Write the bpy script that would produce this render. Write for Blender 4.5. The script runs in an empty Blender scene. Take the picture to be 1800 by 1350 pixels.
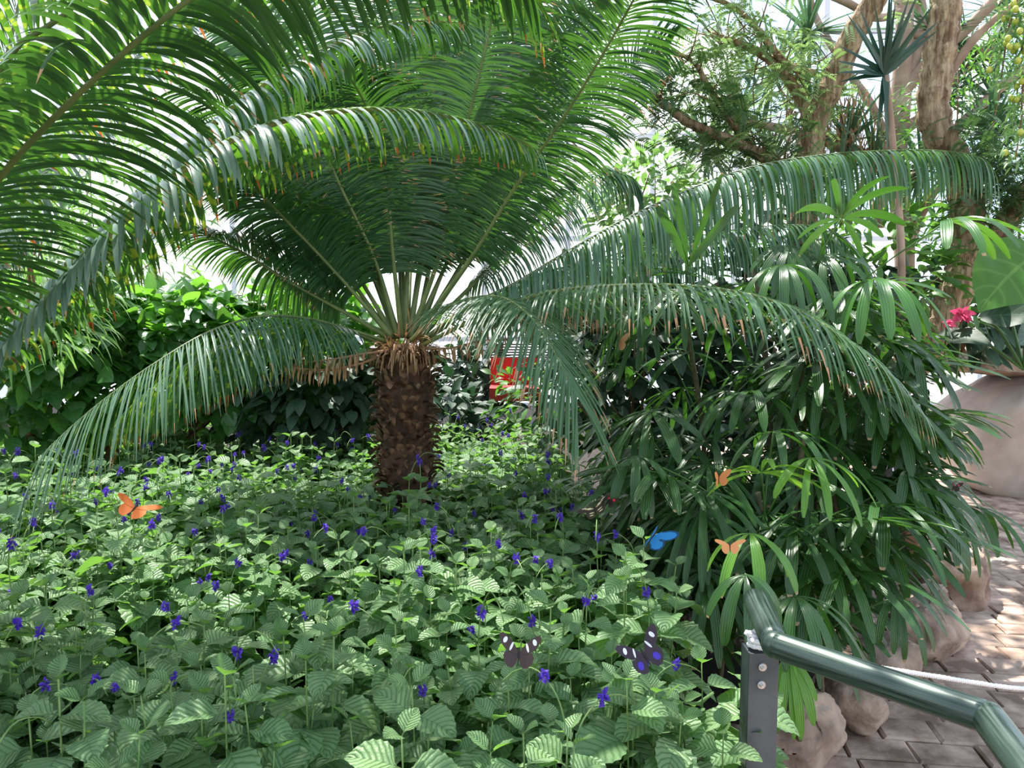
import bpy, math, random
import numpy as np
from mathutils import Vector, noise

# ------------------------------------------------------------------ camera, sky, sun, exposure
F = 1350.0
PITCH = math.radians(5.0)
EYE = np.array((0.0, 0.0, 1.6))
sc = bpy.context.scene
col = sc.collection
cam = bpy.data.cameras.new('camera')
cam.sensor_width = 36.0
cam.lens = 36.0 * F / 1800.0
cam.clip_start = 0.02
cam.clip_end = 200
camo = bpy.data.objects.new('camera', cam)
camo.location = EYE
camo.rotation_euler = (math.pi / 2 - PITCH, 0, 0)
col.objects.link(camo)
sc.camera = camo
sc.view_settings.view_transform = 'Standard'
sc.view_settings.look = 'None'
sc.view_settings.gamma = 1.0
sc.view_settings.use_curve_mapping = False
sc.view_settings.exposure = 0.85
sc.cycles.max_bounces = 6
sc.cycles.diffuse_bounces = 3
sc.cycles.glossy_bounces = 2
sc.cycles.transmission_bounces = 4
sc.cycles.transparent_max_bounces = 8
sc.cycles.caustics_reflective = False
sc.cycles.caustics_refractive = False

world = bpy.data.worlds.new('sky')
sc.world = world
world.use_nodes = True
wn = world.node_tree
bg = wn.nodes['Background']
sky = wn.nodes.new('ShaderNodeTexSky')
sky.sky_type = 'NISHITA'
sky.sun_disc = False
sky.sun_elevation = math.radians(58)
sky.sun_rotation = math.radians(-25)
sky.air_density = 1.3
sky.dust_density = 0.8
sky.ozone_density = 1.5
hsv = wn.nodes.new('ShaderNodeHueSaturation')
hsv.inputs['Saturation'].default_value = 0.55
wn.links.new(sky.outputs[0], hsv.inputs['Color'])
wn.links.new(hsv.outputs[0], bg.inputs[0])
bg.inputs[1].default_value = 0.25

SUN_EL, SUN_AZ = math.radians(67), math.radians(-22)     # azimuth from +Y towards +X
sl = bpy.data.lights.new('sun', 'SUN')
sl.energy = 6.5
sl.angle = math.radians(0.8)
sl.color = (1.0, 0.96, 0.88)
so = bpy.data.objects.new('sun', sl)
so.location = (-3, 8, 12)
sd = Vector((math.sin(SUN_AZ) * math.cos(SUN_EL), math.cos(SUN_AZ) * math.cos(SUN_EL), math.sin(SUN_EL)))
so.rotation_euler = sd.to_track_quat('Z', 'Y').to_euler()
col.objects.link(so)

# ------------------------------------------------------------------ helpers
R = np.random.RandomState(7)
CP, SP = math.cos(PITCH), math.sin(PITCH)


def ray(px, py):
    dx = (px - 900) / F
    dz = -(py - 675) / F
    return np.array((dx, CP + dz * SP, -SP + dz * CP))


def at(px, py, Y):
    d = ray(px, py)
    return EYE + d * (Y / d[1])


def gp(px, py, z=0.0):
    d = ray(px, py)
    return EYE + d * ((z - EYE[2]) / d[2])


def nz(a):
    a = np.asarray(a, float)
    return a / np.maximum(np.linalg.norm(a, axis=-1, keepdims=True), 1e-9)


class MB:
    """collects vertices, faces, uvs and one random value per leaf; build() links them as one mesh object"""

    def __init__(s):
        s.v, s.f, s.uv, s.r, s.n = [], [], [], [], 0

    def raw(s, V, Fc, UV=None, r=0.5):
        V = np.asarray(V, float).reshape(-1, 3)
        s.v.append(V)
        s.f.extend([tuple(i + s.n for i in f) for f in Fc])
        s.uv.append(np.zeros((len(V), 2)) if UV is None else np.asarray(UV, float).reshape(-1, 2))
        s.r.append(np.full(len(V), r) if np.isscalar(r) else np.asarray(r, float))
        s.n += len(V)

    def grids(s, P, UV, r):
        L, n, m, _ = P.shape
        idx = (np.arange(L)[:, None, None] * n * m + np.arange(n)[None, :, None] * m + np.arange(m)[None, None, :]) + s.n
        q = np.stack([idx[:, :-1, :-1], idx[:, :-1, 1:], idx[:, 1:, 1:], idx[:, 1:, :-1]], -1).reshape(-1, 4)
        s.v.append(P.reshape(-1, 3))
        s.uv.append(UV.reshape(-1, 2))
        s.r.append(np.repeat(r, n * m))
        s.f.extend(map(tuple, q.tolist()))
        s.n += L * n * m

    def tube(s, pts, rad, sides=8, cap=True, r=0.5, wob=0.0):
        pts = np.asarray(pts, float)
        n = len(pts)
        rad = np.full(n, rad) if np.isscalar(rad) else np.asarray(rad, float)
        t = nz(np.gradient(pts, axis=0))
        u = np.cross(t[0], (0.3, 0.1, 1.0) if abs(t[0][2]) < 0.9 else (1, 0, 0.2))
        u = nz(u)
        V, UV = [], []
        ln = 0
        for i in range(n):
            if i:
                u = nz(u - t[i] * np.dot(u, t[i]))
                ln += np.linalg.norm(pts[i] - pts[i - 1])
            w = np.cross(t[i], u)
            for k in range(sides):
                a = 2 * math.pi * k / sides
                rr = rad[i] * (1 + (R.uniform(-wob, wob) if wob else 0))
                V.append(pts[i] + rr * (math.cos(a) * u + math.sin(a) * w))
                UV.append((k / sides, ln))
        fs = []
        for i in range(n - 1):
            for k in range(sides):
                k2 = (k + 1) % sides
                fs.append((i * sides + k, i * sides + k2, (i + 1) * sides + k2, (i + 1) * sides + k))
        if cap:
            fs.append(tuple(range(sides))[::-1])
            fs.append(tuple((n - 1) * sides + k for k in range(sides)))
        s.raw(V, fs, UV, r)

    def box(s, c, h, rot=None, r=0.5):
        V = np.array([(x, y, z) for x in (-1, 1) for y in (-1, 1) for z in (-1, 1)], float) * np.asarray(h)
        if rot is not None:
            V = V @ np.asarray(rot).T
        s.raw(V + np.asarray(c), [(0, 1, 3, 2), (4, 6, 7, 5), (0, 4, 5, 1), (2, 3, 7, 6), (0, 2, 6, 4), (1, 5, 7, 3)], None, r)

    def ball(s, c, rad, nu=8, nv=6, r=0.5, sq=(1, 1, 1)):
        V = [(0, 0, 1)]
        for i in range(1, nv):
            for k in range(nu):
                a, b = math.pi * i / nv, 2 * math.pi * k / nu
                V.append((math.sin(a) * math.cos(b), math.sin(a) * math.sin(b), math.cos(a)))
        V.append((0, 0, -1))
        fs = [(0, 1 + k, 1 + (k + 1) % nu) for k in range(nu)]
        for i in range(nv - 2):
            for k in range(nu):
                a, b = 1 + i * nu + k, 1 + i * nu + (k + 1) % nu
                fs.append((a, a + nu, b + nu, b))
        e = len(V) - 1
        fs += [(e, e - nu + (k + 1) % nu, e - nu + k) for k in range(nu)]
        s.raw(np.array(V) * rad * np.array(sq) + np.asarray(c), fs, None, r)

    def mesh(s, name, mat, smooth=True):
        me = bpy.data.meshes.new(name)
        V = np.concatenate(s.v)
        me.from_pydata(V.tolist(), [], s.f)
        li = np.empty(len(me.loops), np.int32)
        me.loops.foreach_get('vertex_index', li)
        uvl = me.uv_layers.new(name='UVMap')
        uvl.data.foreach_set('uv', np.concatenate(s.uv)[li].astype(np.float32).ravel())
        at_ = me.attributes.new('rnd', 'FLOAT', 'POINT')
        at_.data.foreach_set('value', np.concatenate(s.r).astype(np.float32))
        if smooth:
            me.polygons.foreach_set('use_smooth', np.ones(len(me.polygons), bool))
        me.materials.append(mat)
        me.update()
        return me



def _build(s, name, mat, parent=None, smooth=True):
    # geometry is given in world space; a child of an Empty at P is stored relative to P
    off = np.zeros(3)
    p = parent
    while p is not None:
        off += np.array(p.location)
        p = p.parent
    o = bpy.data.objects.new(name, s.mesh(name, mat, smooth))
    if np.any(off):
        me = o.data
        V = np.empty(len(me.vertices) * 3, np.float32)
        me.vertices.foreach_get('co', V)
        V = (V.reshape(-1, 3) - off).ravel()
        me.vertices.foreach_set('co', V)
        me.update()
    col.objects.link(o)
    if parent is not None:
        o.parent = parent
    return o


MB.build = _build


def tag(o, label=None, cat=None, group=None, kind=None):
    if label:
        o['label'] = label
    if cat:
        o['category'] = cat
    if group:
        o['group'] = group
    if kind:
        o['kind'] = kind
    return o


def empty(name, loc, label=None, cat=None, group=None):
    o = bpy.data.objects.new(name, None)
    o.location = [float(a) for a in loc]
    o.empty_display_size = 0.1
    col.objects.link(o)
    return tag(o, label, cat, group)


def children(o):
    return [c for c in o.children]


def copy_tree(o, parent=None):
    c = o.copy()
    col.objects.link(c)
    c.parent = parent
    for ch in list(o.children):
        copy_tree(ch, c)
    return c


def spline(P, n):
    """Catmull-Rom through control points, n samples evenly spaced by length"""
    P = np.asarray(P, float)
    Q = np.vstack([2 * P[0] - P[1], P, 2 * P[-1] - P[-2]])
    out = []
    for i in range(1, len(Q) - 2):
        for t in np.linspace(0, 1, 24, endpoint=False):
            a, b, c, d = Q[i - 1], Q[i], Q[i + 1], Q[i + 2]
            out.append(0.5 * (2 * b + (c - a) * t + (2 * a - 5 * b + 4 * c - d) * t * t + (3 * b - a - 3 * c + d) * t ** 3))
    out.append(P[-1])
    out = np.array(out)
    s = np.concatenate([[0], np.cumsum(np.linalg.norm(np.diff(out, axis=0), axis=1))])
    x = np.linspace(0, s[-1], n)
    return np.stack([np.interp(x, s, out[:, k]) for k in range(3)], 1)


def prof(kind, v):
    if kind == 'needle':
        return np.clip(v / 0.06, 0.35, 1) * np.clip((1 - v) / 0.3, 0, 1) ** 0.7 + 0.02
    if kind == 'ovate':
        p = np.where(v < 0.16, 0.05, 0)
        x = np.clip((v - 0.16) / 0.84, 0, 1)
        return p + np.where(v >= 0.16, np.sin(np.pi * x ** 0.72) ** 0.85 * 0.98 + 0.02, 0)
    if kind == 'lance':
        return np.sin(np.pi * np.clip(v, 0, 1) ** 0.8) * 0.98 + 0.02
    if kind == 'strap':
        return np.interp(v, [0, 0.1, 0.3, 0.6, 0.85, 0.97, 1.0], [0.12, 0.35, 0.8, 1.0, 0.86, 0.6, 0.3])
    if kind == 'sword':
        return np.clip((1 - v) / 0.85, 0, 1) ** 0.8 * np.interp(v, [0, 0.15, 1], [0.7, 1, 1]) + 0.01
    return np.ones_like(v)


def leaves(mb, base, d, nrm, length, width, droop=0.5, fold=0.2, kind='ovate', ns=8, m=3, serr=0.0, rnd=None, curl=0.0, side_curve=None, wave=0.0):
    base = np.asarray(base, float)
    L = len(base)
    if L == 0:
        return
    d = nz(d)
    nrm = np.asarray(nrm, float)
    S = nz(np.cross(d, nrm))
    length = np.broadcast_to(np.asarray(length, float), (L,))
    width = np.broadcast_to(np.asarray(width, float), (L,))
    droop = np.broadcast_to(np.asarray(droop, float), (L,))
    fold = np.broadcast_to(np.asarray(fold, float), (L,))
    rnd = R.rand(L) if rnd is None else np.broadcast_to(np.asarray(rnd, float), (L,))
    v = np.linspace(0, 1, ns + 1)
    w = prof(kind, v)
    u = np.linspace(-1, 1, m)
    P = np.empty((L, ns + 1, m, 3))
    p = base.copy()
    dd = d.copy()
    down = np.array((0, 0, -1.0))
    ph = R.rand(L) * 6.28
    for i in range(ns + 1):
        if i:
            dd = nz(dd + down * (droop / ns)[:, None] + (side_curve / ns if side_curve is not None else 0))
            p = p + dd * (length / ns)[:, None]
        Sx = nz(S - dd * np.sum(S * dd, 1, keepdims=True))
        N = np.cross(Sx, dd)
        N = nz(N)
        ww = w[i] * width * 0.5
        if serr and 0.16 < v[i] < 1:
            ww = ww * (1 + (serr if i % 2 else -serr))
        for k in range(m):
            z = abs(u[k]) * fold * ww
            if wave:
                z = z + wave * ww * np.sin(v[i] * 14 + ph + u[k] * 2) * abs(u[k])
            P[:, i, k] = p + Sx * (u[k] * ww)[:, None] + N * z[:, None]
    UV = np.empty((L, ns + 1, m, 2))
    UV[..., 0] = (u * 0.5 + 0.5)[None, None, :]
    UV[..., 1] = v[None, :, None]
    mb.grids(P, UV, rnd)


# ------------------------------------------------------------------ materials
def mat_new(name):
    m = bpy.data.materials.new(name)
    m.use_nodes = True
    nt = m.node_tree
    return m, nt, nt.nodes['Principled BSDF'], nt.nodes['Material Output']


def N(nt, t, **kw):
    n = nt.nodes.new(t)
    for k, v in kw.items():
        setattr(n, k, v)
    return n


def math_n(nt, op, a, b=None, c=None):
    n = nt.nodes.new('ShaderNodeMath')
    n.operation = op
    for i, x in enumerate((a, b, c)):
        if x is None:
            continue
        if isinstance(x, (int, float)):
            n.inputs[i].default_value = x
        else:
            nt.links.new(x, n.inputs[i])
    return n.outputs[0]


def mix_c(nt, fac, a, b):
    n = nt.nodes.new('ShaderNodeMix')
    n.data_type = 'RGBA'
    for s_, x in ((n.inputs[0], fac), (n.inputs[6], a), (n.inputs[7], b)):
        if isinstance(x, (int, float)):
            s_.default_value = x
        elif isinstance(x, tuple):
            s_.default_value = (*x, 1) if len(x) == 3 else x
        else:
            nt.links.new(x, s_)
    return n.outputs[2]


def ramp(nt, fac, stops):
    n = nt.nodes.new('ShaderNodeValToRGB')
    e = n.color_ramp.elements
    while len(e) < len(stops):
        e.new(0.5)
    for i, (p, c) in enumerate(stops):
        e[i].position = p
        e[i].color = (*c, 1) if len(c) == 3 else c
    nt.links.new(fac, n.inputs[0])
    return n.outputs[0]


def leaf_mat(name, c0, c1, trans, rough=0.4, tw=0.35, veins=0, vein_k=3.0, vein_c=None, ribs=0, tip=None, tip_at=0.9, spots=None, bump=0.4, spec=0.5, coat=0.0, bdist=0.0015, vfac=0.32):
    m, nt, bs, out = mat_new(name)
    uv = N(nt, 'ShaderNodeUVMap')
    sp = N(nt, 'ShaderNodeSeparateXYZ')
    nt.links.new(uv.outputs[0], sp.inputs[0])
    u, v = sp.outputs[0], sp.outputs[1]
    a = N(nt, 'ShaderNodeAttribute', attribute_name='rnd')
    rn = a.outputs['Fac']
    au = math_n(nt, 'ABSOLUTE', math_n(nt, 'SUBTRACT', u, 0.5))
    colr = mix_c(nt, rn, c0, c1)
    noi = N(nt, 'ShaderNodeTexNoise')
    noi.inputs['Scale'].default_value = 9
    tcn = N(nt, 'ShaderNodeTexCoord')
    nt.links.new(tcn.outputs['Object'], noi.inputs[0])
    colr = mix_c(nt, math_n(nt, 'MULTIPLY', noi.outputs[0], 0.45), colr, tuple(x * 0.55 for x in c0))
    tcol = mix_c(nt, rn, trans, tuple(x * 0.75 for x in trans))
    h = None
    if veins:
        ph = math_n(nt, 'MULTIPLY', math_n(nt, 'SUBTRACT', v, math_n(nt, 'MULTIPLY', au, vein_k * 0.16)), veins)
        fr = math_n(nt, 'FRACT', ph)
        tri = math_n(nt, 'ABSOLUTE', math_n(nt, 'SUBTRACT', fr, 0.5))          # 0.5 at the vein
        line = math_n(nt, 'SMOOTH_MIN', math_n(nt, 'MULTIPLY', tri, 2), 1, 0.1)
        vm = math_n(nt, 'POWER', line, 8)
        mid = math_n(nt, 'LESS_THAN', au, 0.022)
        vein = math_n(nt, 'MAXIMUM', vm, mid)
        # cushioned surface between the veins
        h = math_n(nt, 'SUBTRACT', 1.0, math_n(nt, 'POWER', line, 3))
        h = math_n(nt, 'ADD', h, math_n(nt, 'MINIMUM', math_n(nt, 'MULTIPLY', au, 5), 1))
        colr = mix_c(nt, math_n(nt, 'MULTIPLY', vein, vfac), colr, vein_c or tuple(min(1, x * 2.2 + 0.05) for x in c1))
        n2 = N(nt, 'ShaderNodeTexNoise')
        n2.inputs['Scale'].default_value = 260
        nt.links.new(tcn.outputs['Object'], n2.inputs[0])
        h = math_n(nt, 'ADD', h, math_n(nt, 'MULTIPLY', n2.outputs[0], 0.35))
    elif ribs:
        wv = math_n(nt, 'SINE', math_n(nt, 'MULTIPLY', u, ribs * 6.283))
        h = wv
        colr = mix_c(nt, math_n(nt, 'MULTIPLY', math_n(nt, 'GREATER_THAN', wv, 0.75), 0.3), colr, tuple(min(1, x * 1.7 + 0.02) for x in c1))
    if spots:
        s2 = N(nt, 'ShaderNodeTexNoise')
        s2.inputs['Scale'].default_value = spots[1]
        s2.inputs['Detail'].default_value = 1
        nt.links.new(tcn.outputs['Object'], s2.inputs[0])
        msk = ramp(nt, s2.outputs[0], [(spots[2], (0, 0, 0)), (spots[2] + 0.04, (1, 1, 1))])
        colr = mix_c(nt, msk, colr, spots[0])
        tcol = mix_c(nt, msk, tcol, tuple(min(1, x * 1.6) for x in spots[0]))
    if tip:
        th = math_n(nt, 'ADD', math_n(nt, 'MULTIPLY', rn, 1.0 - tip_at + 0.22), tip_at - 0.1)
        tm = math_n(nt, 'GREATER_THAN', v, th)
        colr = mix_c(nt, tm, colr, tip)
        tcol = mix_c(nt, tm, tcol, tip)
    nt.links.new(colr, bs.inputs['Base Color'])
    bs.inputs['Roughness'].default_value = rough
    bs.inputs['Specular IOR Level'].default_value = spec
    if coat:
        bs.inputs['Coat Weight'].default_value = coat
        bs.inputs['Coat Roughness'].default_value = 0.25
    if h is not None and bump:
        bp = N(nt, 'ShaderNodeBump')
        bp.inputs['Strength'].default_value = bump
        bp.inputs['Distance'].default_value = bdist
        nt.links.new(h, bp.inputs['Height'])
        nt.links.new(bp.outputs[0], bs.inputs['Normal'])
    tr = N(nt, 'ShaderNodeBsdfTranslucent')
    nt.links.new(tcol, tr.inputs[0])
    mx = N(nt, 'ShaderNodeMixShader')
    mx.inputs[0].default_value = tw
    nt.links.new(bs.outputs[0], mx.inputs[1])
    nt.links.new(tr.outputs[0], mx.inputs[2])
    nt.links.new(mx.outputs[0], out.inputs[0])
    return m


def plain(name, c, rough=0.6, metal=0.0, c2=None, scale=20, bump=0.0, bscale=None, spec=0.5, stretch=None, dist=0.004):
    m, nt, bs, out = mat_new(name)
    bs.inputs['Base Color'].default_value = (*c, 1)
    bs.inputs['Roughness'].default_value = rough
    bs.inputs['Metallic'].default_value = metal
    bs.inputs['Specular IOR Level'].default_value = spec
    if c2 or bump:
        tc = N(nt, 'ShaderNodeTexCoord')
        mp = N(nt, 'ShaderNodeMapping')
        if stretch:
            mp.inputs['Scale'].default_value = stretch
        nt.links.new(tc.outputs['Object'], mp.inputs[0])
        no = N(nt, 'ShaderNodeTexNoise')
        no.inputs['Scale'].default_value = scale
        no.inputs['Detail'].default_value = 5
        nt.links.new(mp.outputs[0], no.inputs[0])
        if c2:
            nt.links.new(ramp(nt, no.outputs[0], [(0.36, c), (0.66, c2)]), bs.inputs['Base Color'])
        if bump:
            n2 = N(nt, 'ShaderNodeTexNoise')
            n2.inputs['Scale'].default_value = bscale or scale * 2
            n2.inputs['Detail'].default_value = 6
            nt.links.new(mp.outputs[0], n2.inputs[0])
            bp = N(nt, 'ShaderNodeBump')
            bp.inputs['Strength'].default_value = bump
            bp.inputs['Distance'].default_value = dist
            nt.links.new(n2.outputs[0], bp.inputs['Height'])
            nt.links.new(bp.outputs[0], bs.inputs['Normal'])
    return m


TAN = (0.55, 0.30, 0.16)
M = {}
M['cycad'] = leaf_mat('cycad_leaflet', (0.030, 0.095, 0.035), (0.055, 0.15, 0.055), (0.12, 0.33, 0.03), 0.34, 0.21, tip=TAN, tip_at=0.97, bump=0)
M['cycad_dry'] = leaf_mat('cycad_leaflet_browned', (0.075, 0.16, 0.075), (0.12, 0.23, 0.11), (0.18, 0.42, 0.06), 0.34, 0.28, tip=TAN, tip_at=0.80, bump=0)
M['cycad_spot'] = leaf_mat('cycad_leaflet_spotted', (0.04, 0.12, 0.035), (0.06, 0.16, 0.05), (0.16, 0.42, 0.03), 0.4, 0.33, tip=(0.5, 0.14, 0.03), tip_at=0.93, spots=((0.30, 0.40, 0.04), 42, 0.58), bump=0)
M['cycad_blue'] = leaf_mat('cycad_leaflet_sky_sheen', (0.085, 0.175, 0.105), (0.14, 0.25, 0.165), (0.16, 0.38, 0.06), 0.30, 0.22, tip=TAN, tip_at=0.96, bump=0)  # bluish sky reflection painted into the leaflet green
M['cycad_sheen'] = leaf_mat('cycad_leaflet_pale_sheen', (0.13, 0.22, 0.18), (0.22, 0.33, 0.28), (0.22, 0.46, 0.06), 0.32, 0.22, tip=TAN, tip_at=0.99, bump=0)  # whitish-blue sky reflection painted into the leaflet colour
M['rachis'] = plain('cycad_rachis', (0.09, 0.14, 0.035), 0.45, c2=(0.16, 0.20, 0.06), scale=14)
M['rachis_yellow'] = plain('cycad_rachis_yellow', (0.30, 0.32, 0.10), 0.5, c2=(0.16, 0.22, 0.06), scale=8)  # yellower stalk colour of some near and drooping fronds
M['tan'] = leaf_mat('dry_straw', (0.42, 0.22, 0.11), (0.62, 0.40, 0.24), (0.6, 0.3, 0.12), 0.7, 0.2, bump=0)
M['trunk'] = plain('cycad_trunk_bark', (0.035, 0.018, 0.010), 0.85, c2=(0.10, 0.05, 0.028), scale=30, bump=0.8)
M['scale'] = plain('cycad_leaf_base', (0.045, 0.018, 0.010), 0.6, c2=(0.30, 0.17, 0.10), scale=22, bump=0.5)
M['weed'] = leaf_mat('porterweed_leaf', (0.14, 0.265, 0.115), (0.24, 0.385, 0.165), (0.26, 0.58, 0.07), 0.42, 0.30, veins=9, vein_k=3.2, vein_c=(0.04, 0.13, 0.03), bump=0.9, bdist=0.0028, vfac=0.42)  # dark vein colour also paints in the shade of the grooves
M['weed_stem'] = plain('porterweed_stem', (0.10, 0.20, 0.05), 0.6, c2=(0.20, 0.30, 0.09), scale=30)
M['violet'] = leaf_mat('violet_petal', (0.07, 0.025, 0.42), (0.14, 0.06, 0.62), (0.2, 0.08, 0.8), 0.6, 0.3, bump=0)
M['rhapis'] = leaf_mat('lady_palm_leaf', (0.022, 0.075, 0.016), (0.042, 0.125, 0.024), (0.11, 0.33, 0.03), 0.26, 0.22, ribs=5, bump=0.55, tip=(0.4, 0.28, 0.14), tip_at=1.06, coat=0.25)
M['rhapis_lit'] = leaf_mat('lady_palm_lit_leaf', (0.10, 0.27, 0.035), (0.16, 0.38, 0.05), (0.30, 0.62, 0.05), 0.3, 0.38, ribs=5, bump=0.5, tip=(0.45, 0.35, 0.2), tip_at=1.06, coat=0.2)  # lit copy of the palm leaf, sunlight put into its colour
M['rhapis_mid'] = leaf_mat('lady_palm_mid_leaf', (0.045, 0.15, 0.03), (0.07, 0.20, 0.04), (0.18, 0.45, 0.04), 0.26, 0.3, ribs=5, bump=0.55, tip=(0.4, 0.28, 0.14), tip_at=1.06, coat=0.25)  # halfway to the lit copy, some sunlight put into its colour
M['cane'] = plain('lady_palm_cane', (0.05, 0.05, 0.02), 0.8, c2=(0.12, 0.09, 0.05), scale=40, bump=0.5)
M['petiole'] = plain('lady_palm_petiole', (0.06, 0.15, 0.03), 0.5)
M['vine'] = leaf_mat('vine_leaf', (0.035, 0.115, 0.035), (0.07, 0.20, 0.05), (0.24, 0.60, 0.05), 0.28, 0.40, veins=6, vein_k=2.6, vein_c=(0.2, 0.36, 0.12), bump=0.5)
M['shrub'] = leaf_mat('shrub_leaf', (0.04, 0.12, 0.03), (0.09, 0.22, 0.05), (0.2, 0.5, 0.05), 0.4, 0.35, bump=0)
M['pale'] = leaf_mat('pale_leaf', (0.14, 0.28, 0.10), (0.24, 0.40, 0.16), (0.3, 0.55, 0.12), 0.4, 0.35, bump=0)
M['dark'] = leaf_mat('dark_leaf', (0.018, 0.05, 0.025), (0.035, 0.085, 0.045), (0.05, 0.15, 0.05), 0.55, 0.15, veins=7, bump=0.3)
M['ear'] = leaf_mat('elephant_ear_leaf', (0.05, 0.16, 0.02), (0.08, 0.22, 0.03), (0.18, 0.5, 0.03), 0.35, 0.4, veins=6, vein_k=2.4, vein_c=(0.3, 0.45, 0.12), bump=0.4)
M['fern'] = leaf_mat('feathery_leaf', (0.13, 0.24, 0.08), (0.24, 0.38, 0.14), (0.34, 0.54, 0.16), 0.5, 0.35, bump=0)
M['fern_d'] = leaf_mat('feathery_leaf_dark', (0.03, 0.075, 0.025), (0.06, 0.14, 0.045), (0.12, 0.26, 0.06), 0.5, 0.3, bump=0)
M['sword'] = leaf_mat('sword_leaf', (0.05, 0.12, 0.07), (0.12, 0.22, 0.12), (0.15, 0.32, 0.12), 0.35, 0.2, bump=0, tip=(0.45, 0.33, 0.22), tip_at=0.95)
M['sword_d'] = leaf_mat('sword_leaf_dark', (0.015, 0.05, 0.035), (0.03, 0.08, 0.05), (0.04, 0.12, 0.06), 0.3, 0.1, bump=0)
M['bark'] = plain('ridged_bark', (0.17, 0.10, 0.055), 0.9, c2=(0.58, 0.43, 0.28), scale=16, bump=1.0, bscale=26, stretch=(1.8, 1.8, 0.25), dist=0.05)
M['bark_s'] = plain('smooth_tan_bark', (0.26, 0.17, 0.12), 0.8, c2=(0.46, 0.34, 0.26), scale=5, bump=0.3)
M['twig'] = plain('brown_twig', (0.16, 0.08, 0.04), 0.9, c2=(0.28, 0.17, 0.1), scale=10)
M['fruit'] = plain('yellow_green_fruit', (0.42, 0.50, 0.06), 0.4, c2=(0.55, 0.55, 0.10), scale=30)
M['pink'] = leaf_mat('pink_petal', (0.75, 0.06, 0.22), (0.85, 0.16, 0.30), (0.9, 0.1, 0.3), 0.5, 0.3, bump=0)
M['rock'] = plain('rough_boulder', (0.17, 0.11, 0.08), 0.9, c2=(0.50, 0.38, 0.30), scale=5, bump=1.0, bscale=16, dist=0.02)
M['rock_p'] = plain('pale_sandstone', (0.44, 0.36, 0.31), 0.9, c2=(0.60, 0.51, 0.45), scale=4, bump=0.5, bscale=12, dist=0.01)
M['paver'] = plain('stone_paver', (0.20, 0.135, 0.10), 0.85, c2=(0.56, 0.43, 0.35), scale=7, bump=0.9, bscale=22, dist=0.008)
M['joint'] = plain('paver_joint_sand', (0.07, 0.052, 0.042), 0.95)
M['soil'] = plain('dark_soil', (0.012, 0.009, 0.006), 0.95, c2=(0.035, 0.024, 0.015), scale=20, bump=0.8)
M['steel'] = plain('grey_steel', (0.075, 0.083, 0.095), 0.45, 0.5, c2=(0.12, 0.13, 0.15), scale=12)
M['bolt'] = plain('bright_bolt_steel', (0.55, 0.55, 0.56), 0.3, 0.9)
M['rope'] = plain('white_rope', (0.78, 0.76, 0.78), 0.8)
M['white'] = plain('white_frame_paint', (0.75, 0.76, 0.80), 0.6)
M['red'] = plain('red_vinyl', (0.62, 0.03, 0.03), 0.5)
M['black'] = plain('black_metal', (0.015, 0.015, 0.017), 0.4)
M['brown'] = plain('brown_fruit_skin', (0.18, 0.09, 0.05), 0.7)


def rail_mat():
    m, nt, bs, out = mat_new('green_polished_rail')
    uv = N(nt, 'ShaderNodeUVMap')
    mp = N(nt, 'ShaderNodeMapping')
    mp.inputs['Scale'].default_value = (9, 2.2, 1)
    nt.links.new(uv.outputs[0], mp.inputs[0])
    no = N(nt, 'ShaderNodeTexNoise')
    no.inputs['Scale'].default_value = 3
    no.inputs['Detail'].default_value = 5
    nt.links.new(mp.outputs[0], no.inputs[0])
    nt.links.new(ramp(nt, no.outputs[0], [(0.35, (0.012, 0.028, 0.022)), (0.72, (0.09, 0.13, 0.11))]), bs.inputs['Base Color'])
    bs.inputs['Metallic'].default_value = 0.25
    bs.inputs['Roughness'].default_value = 0.28
    nt.links.new(ramp(nt, no.outputs[0], [(0.3, (0.22, 0.22, 0.22)), (0.8, (0.5, 0.5, 0.5))]), bs.inputs['Roughness'])
    return m


M['rail'] = rail_mat()


def pane_mat(name, c, tr, clear):
    m, nt, bs, out = mat_new(name)
    t = N(nt, 'ShaderNodeBsdfTranslucent')
    t.inputs[0].default_value = (*tr, 1)
    d = N(nt, 'ShaderNodeBsdfDiffuse')
    d.inputs[0].default_value = (*c, 1)
    x = N(nt, 'ShaderNodeBsdfTransparent')
    x.inputs[0].default_value = (0.60, 0.72, 0.92, 1)  # blue of the sky behind is painted into the glass tint
    m1 = N(nt, 'ShaderNodeMixShader')
    m1.inputs[0].default_value = 0.7
    nt.links.new(d.outputs[0], m1.inputs[1])
    nt.links.new(t.outputs[0], m1.inputs[2])
    m2 = N(nt, 'ShaderNodeMixShader')
    m2.inputs[0].default_value = clear
    nt.links.new(m1.outputs[0], m2.inputs[1])
    nt.links.new(x.outputs[0], m2.inputs[2])
    nt.links.new(m2.outputs[0], out.inputs[0])
    return m


M['frost'] = pane_mat('frosted_pane', (0.9, 0.9, 0.92), (0.97, 0.97, 1.0), 0.08)
M['clear'] = pane_mat('sky_tinted_pane', (0.85, 0.88, 0.95), (0.9, 0.93, 1.0), 0.9)

# ------------------------------------------------------------------ setting
mb = MB()
mb.raw([(-40, -10, -0.012), (40, -10, -0.012), (40, 60, -0.012), (-40, 60, -0.012)], [(0, 1, 2, 3)])
tag(mb.build('ground', M['joint'], smooth=False), kind='structure')

# bed of soil behind the kerb stones
bed = [(-7, 0.35), (0.42, 0.35), (0.55, 2.1), (0.95, 2.75), (1.5, 3.5), (1.9, 5.0), (1.7, 9.5), (-7, 9.5)]
mb = MB()
n = len(bed)
mb.raw([(x, y, -0.02) for x, y in bed] + [(x, y, 0.16) for x, y in bed], [tuple(range(n, 2 * n))] + [(i, (i + 1) % n, n + (i + 1) % n, n + i) for i in range(n)])
tag(mb.build('ground_bed', M['soil'], smooth=False), kind='structure')

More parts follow.
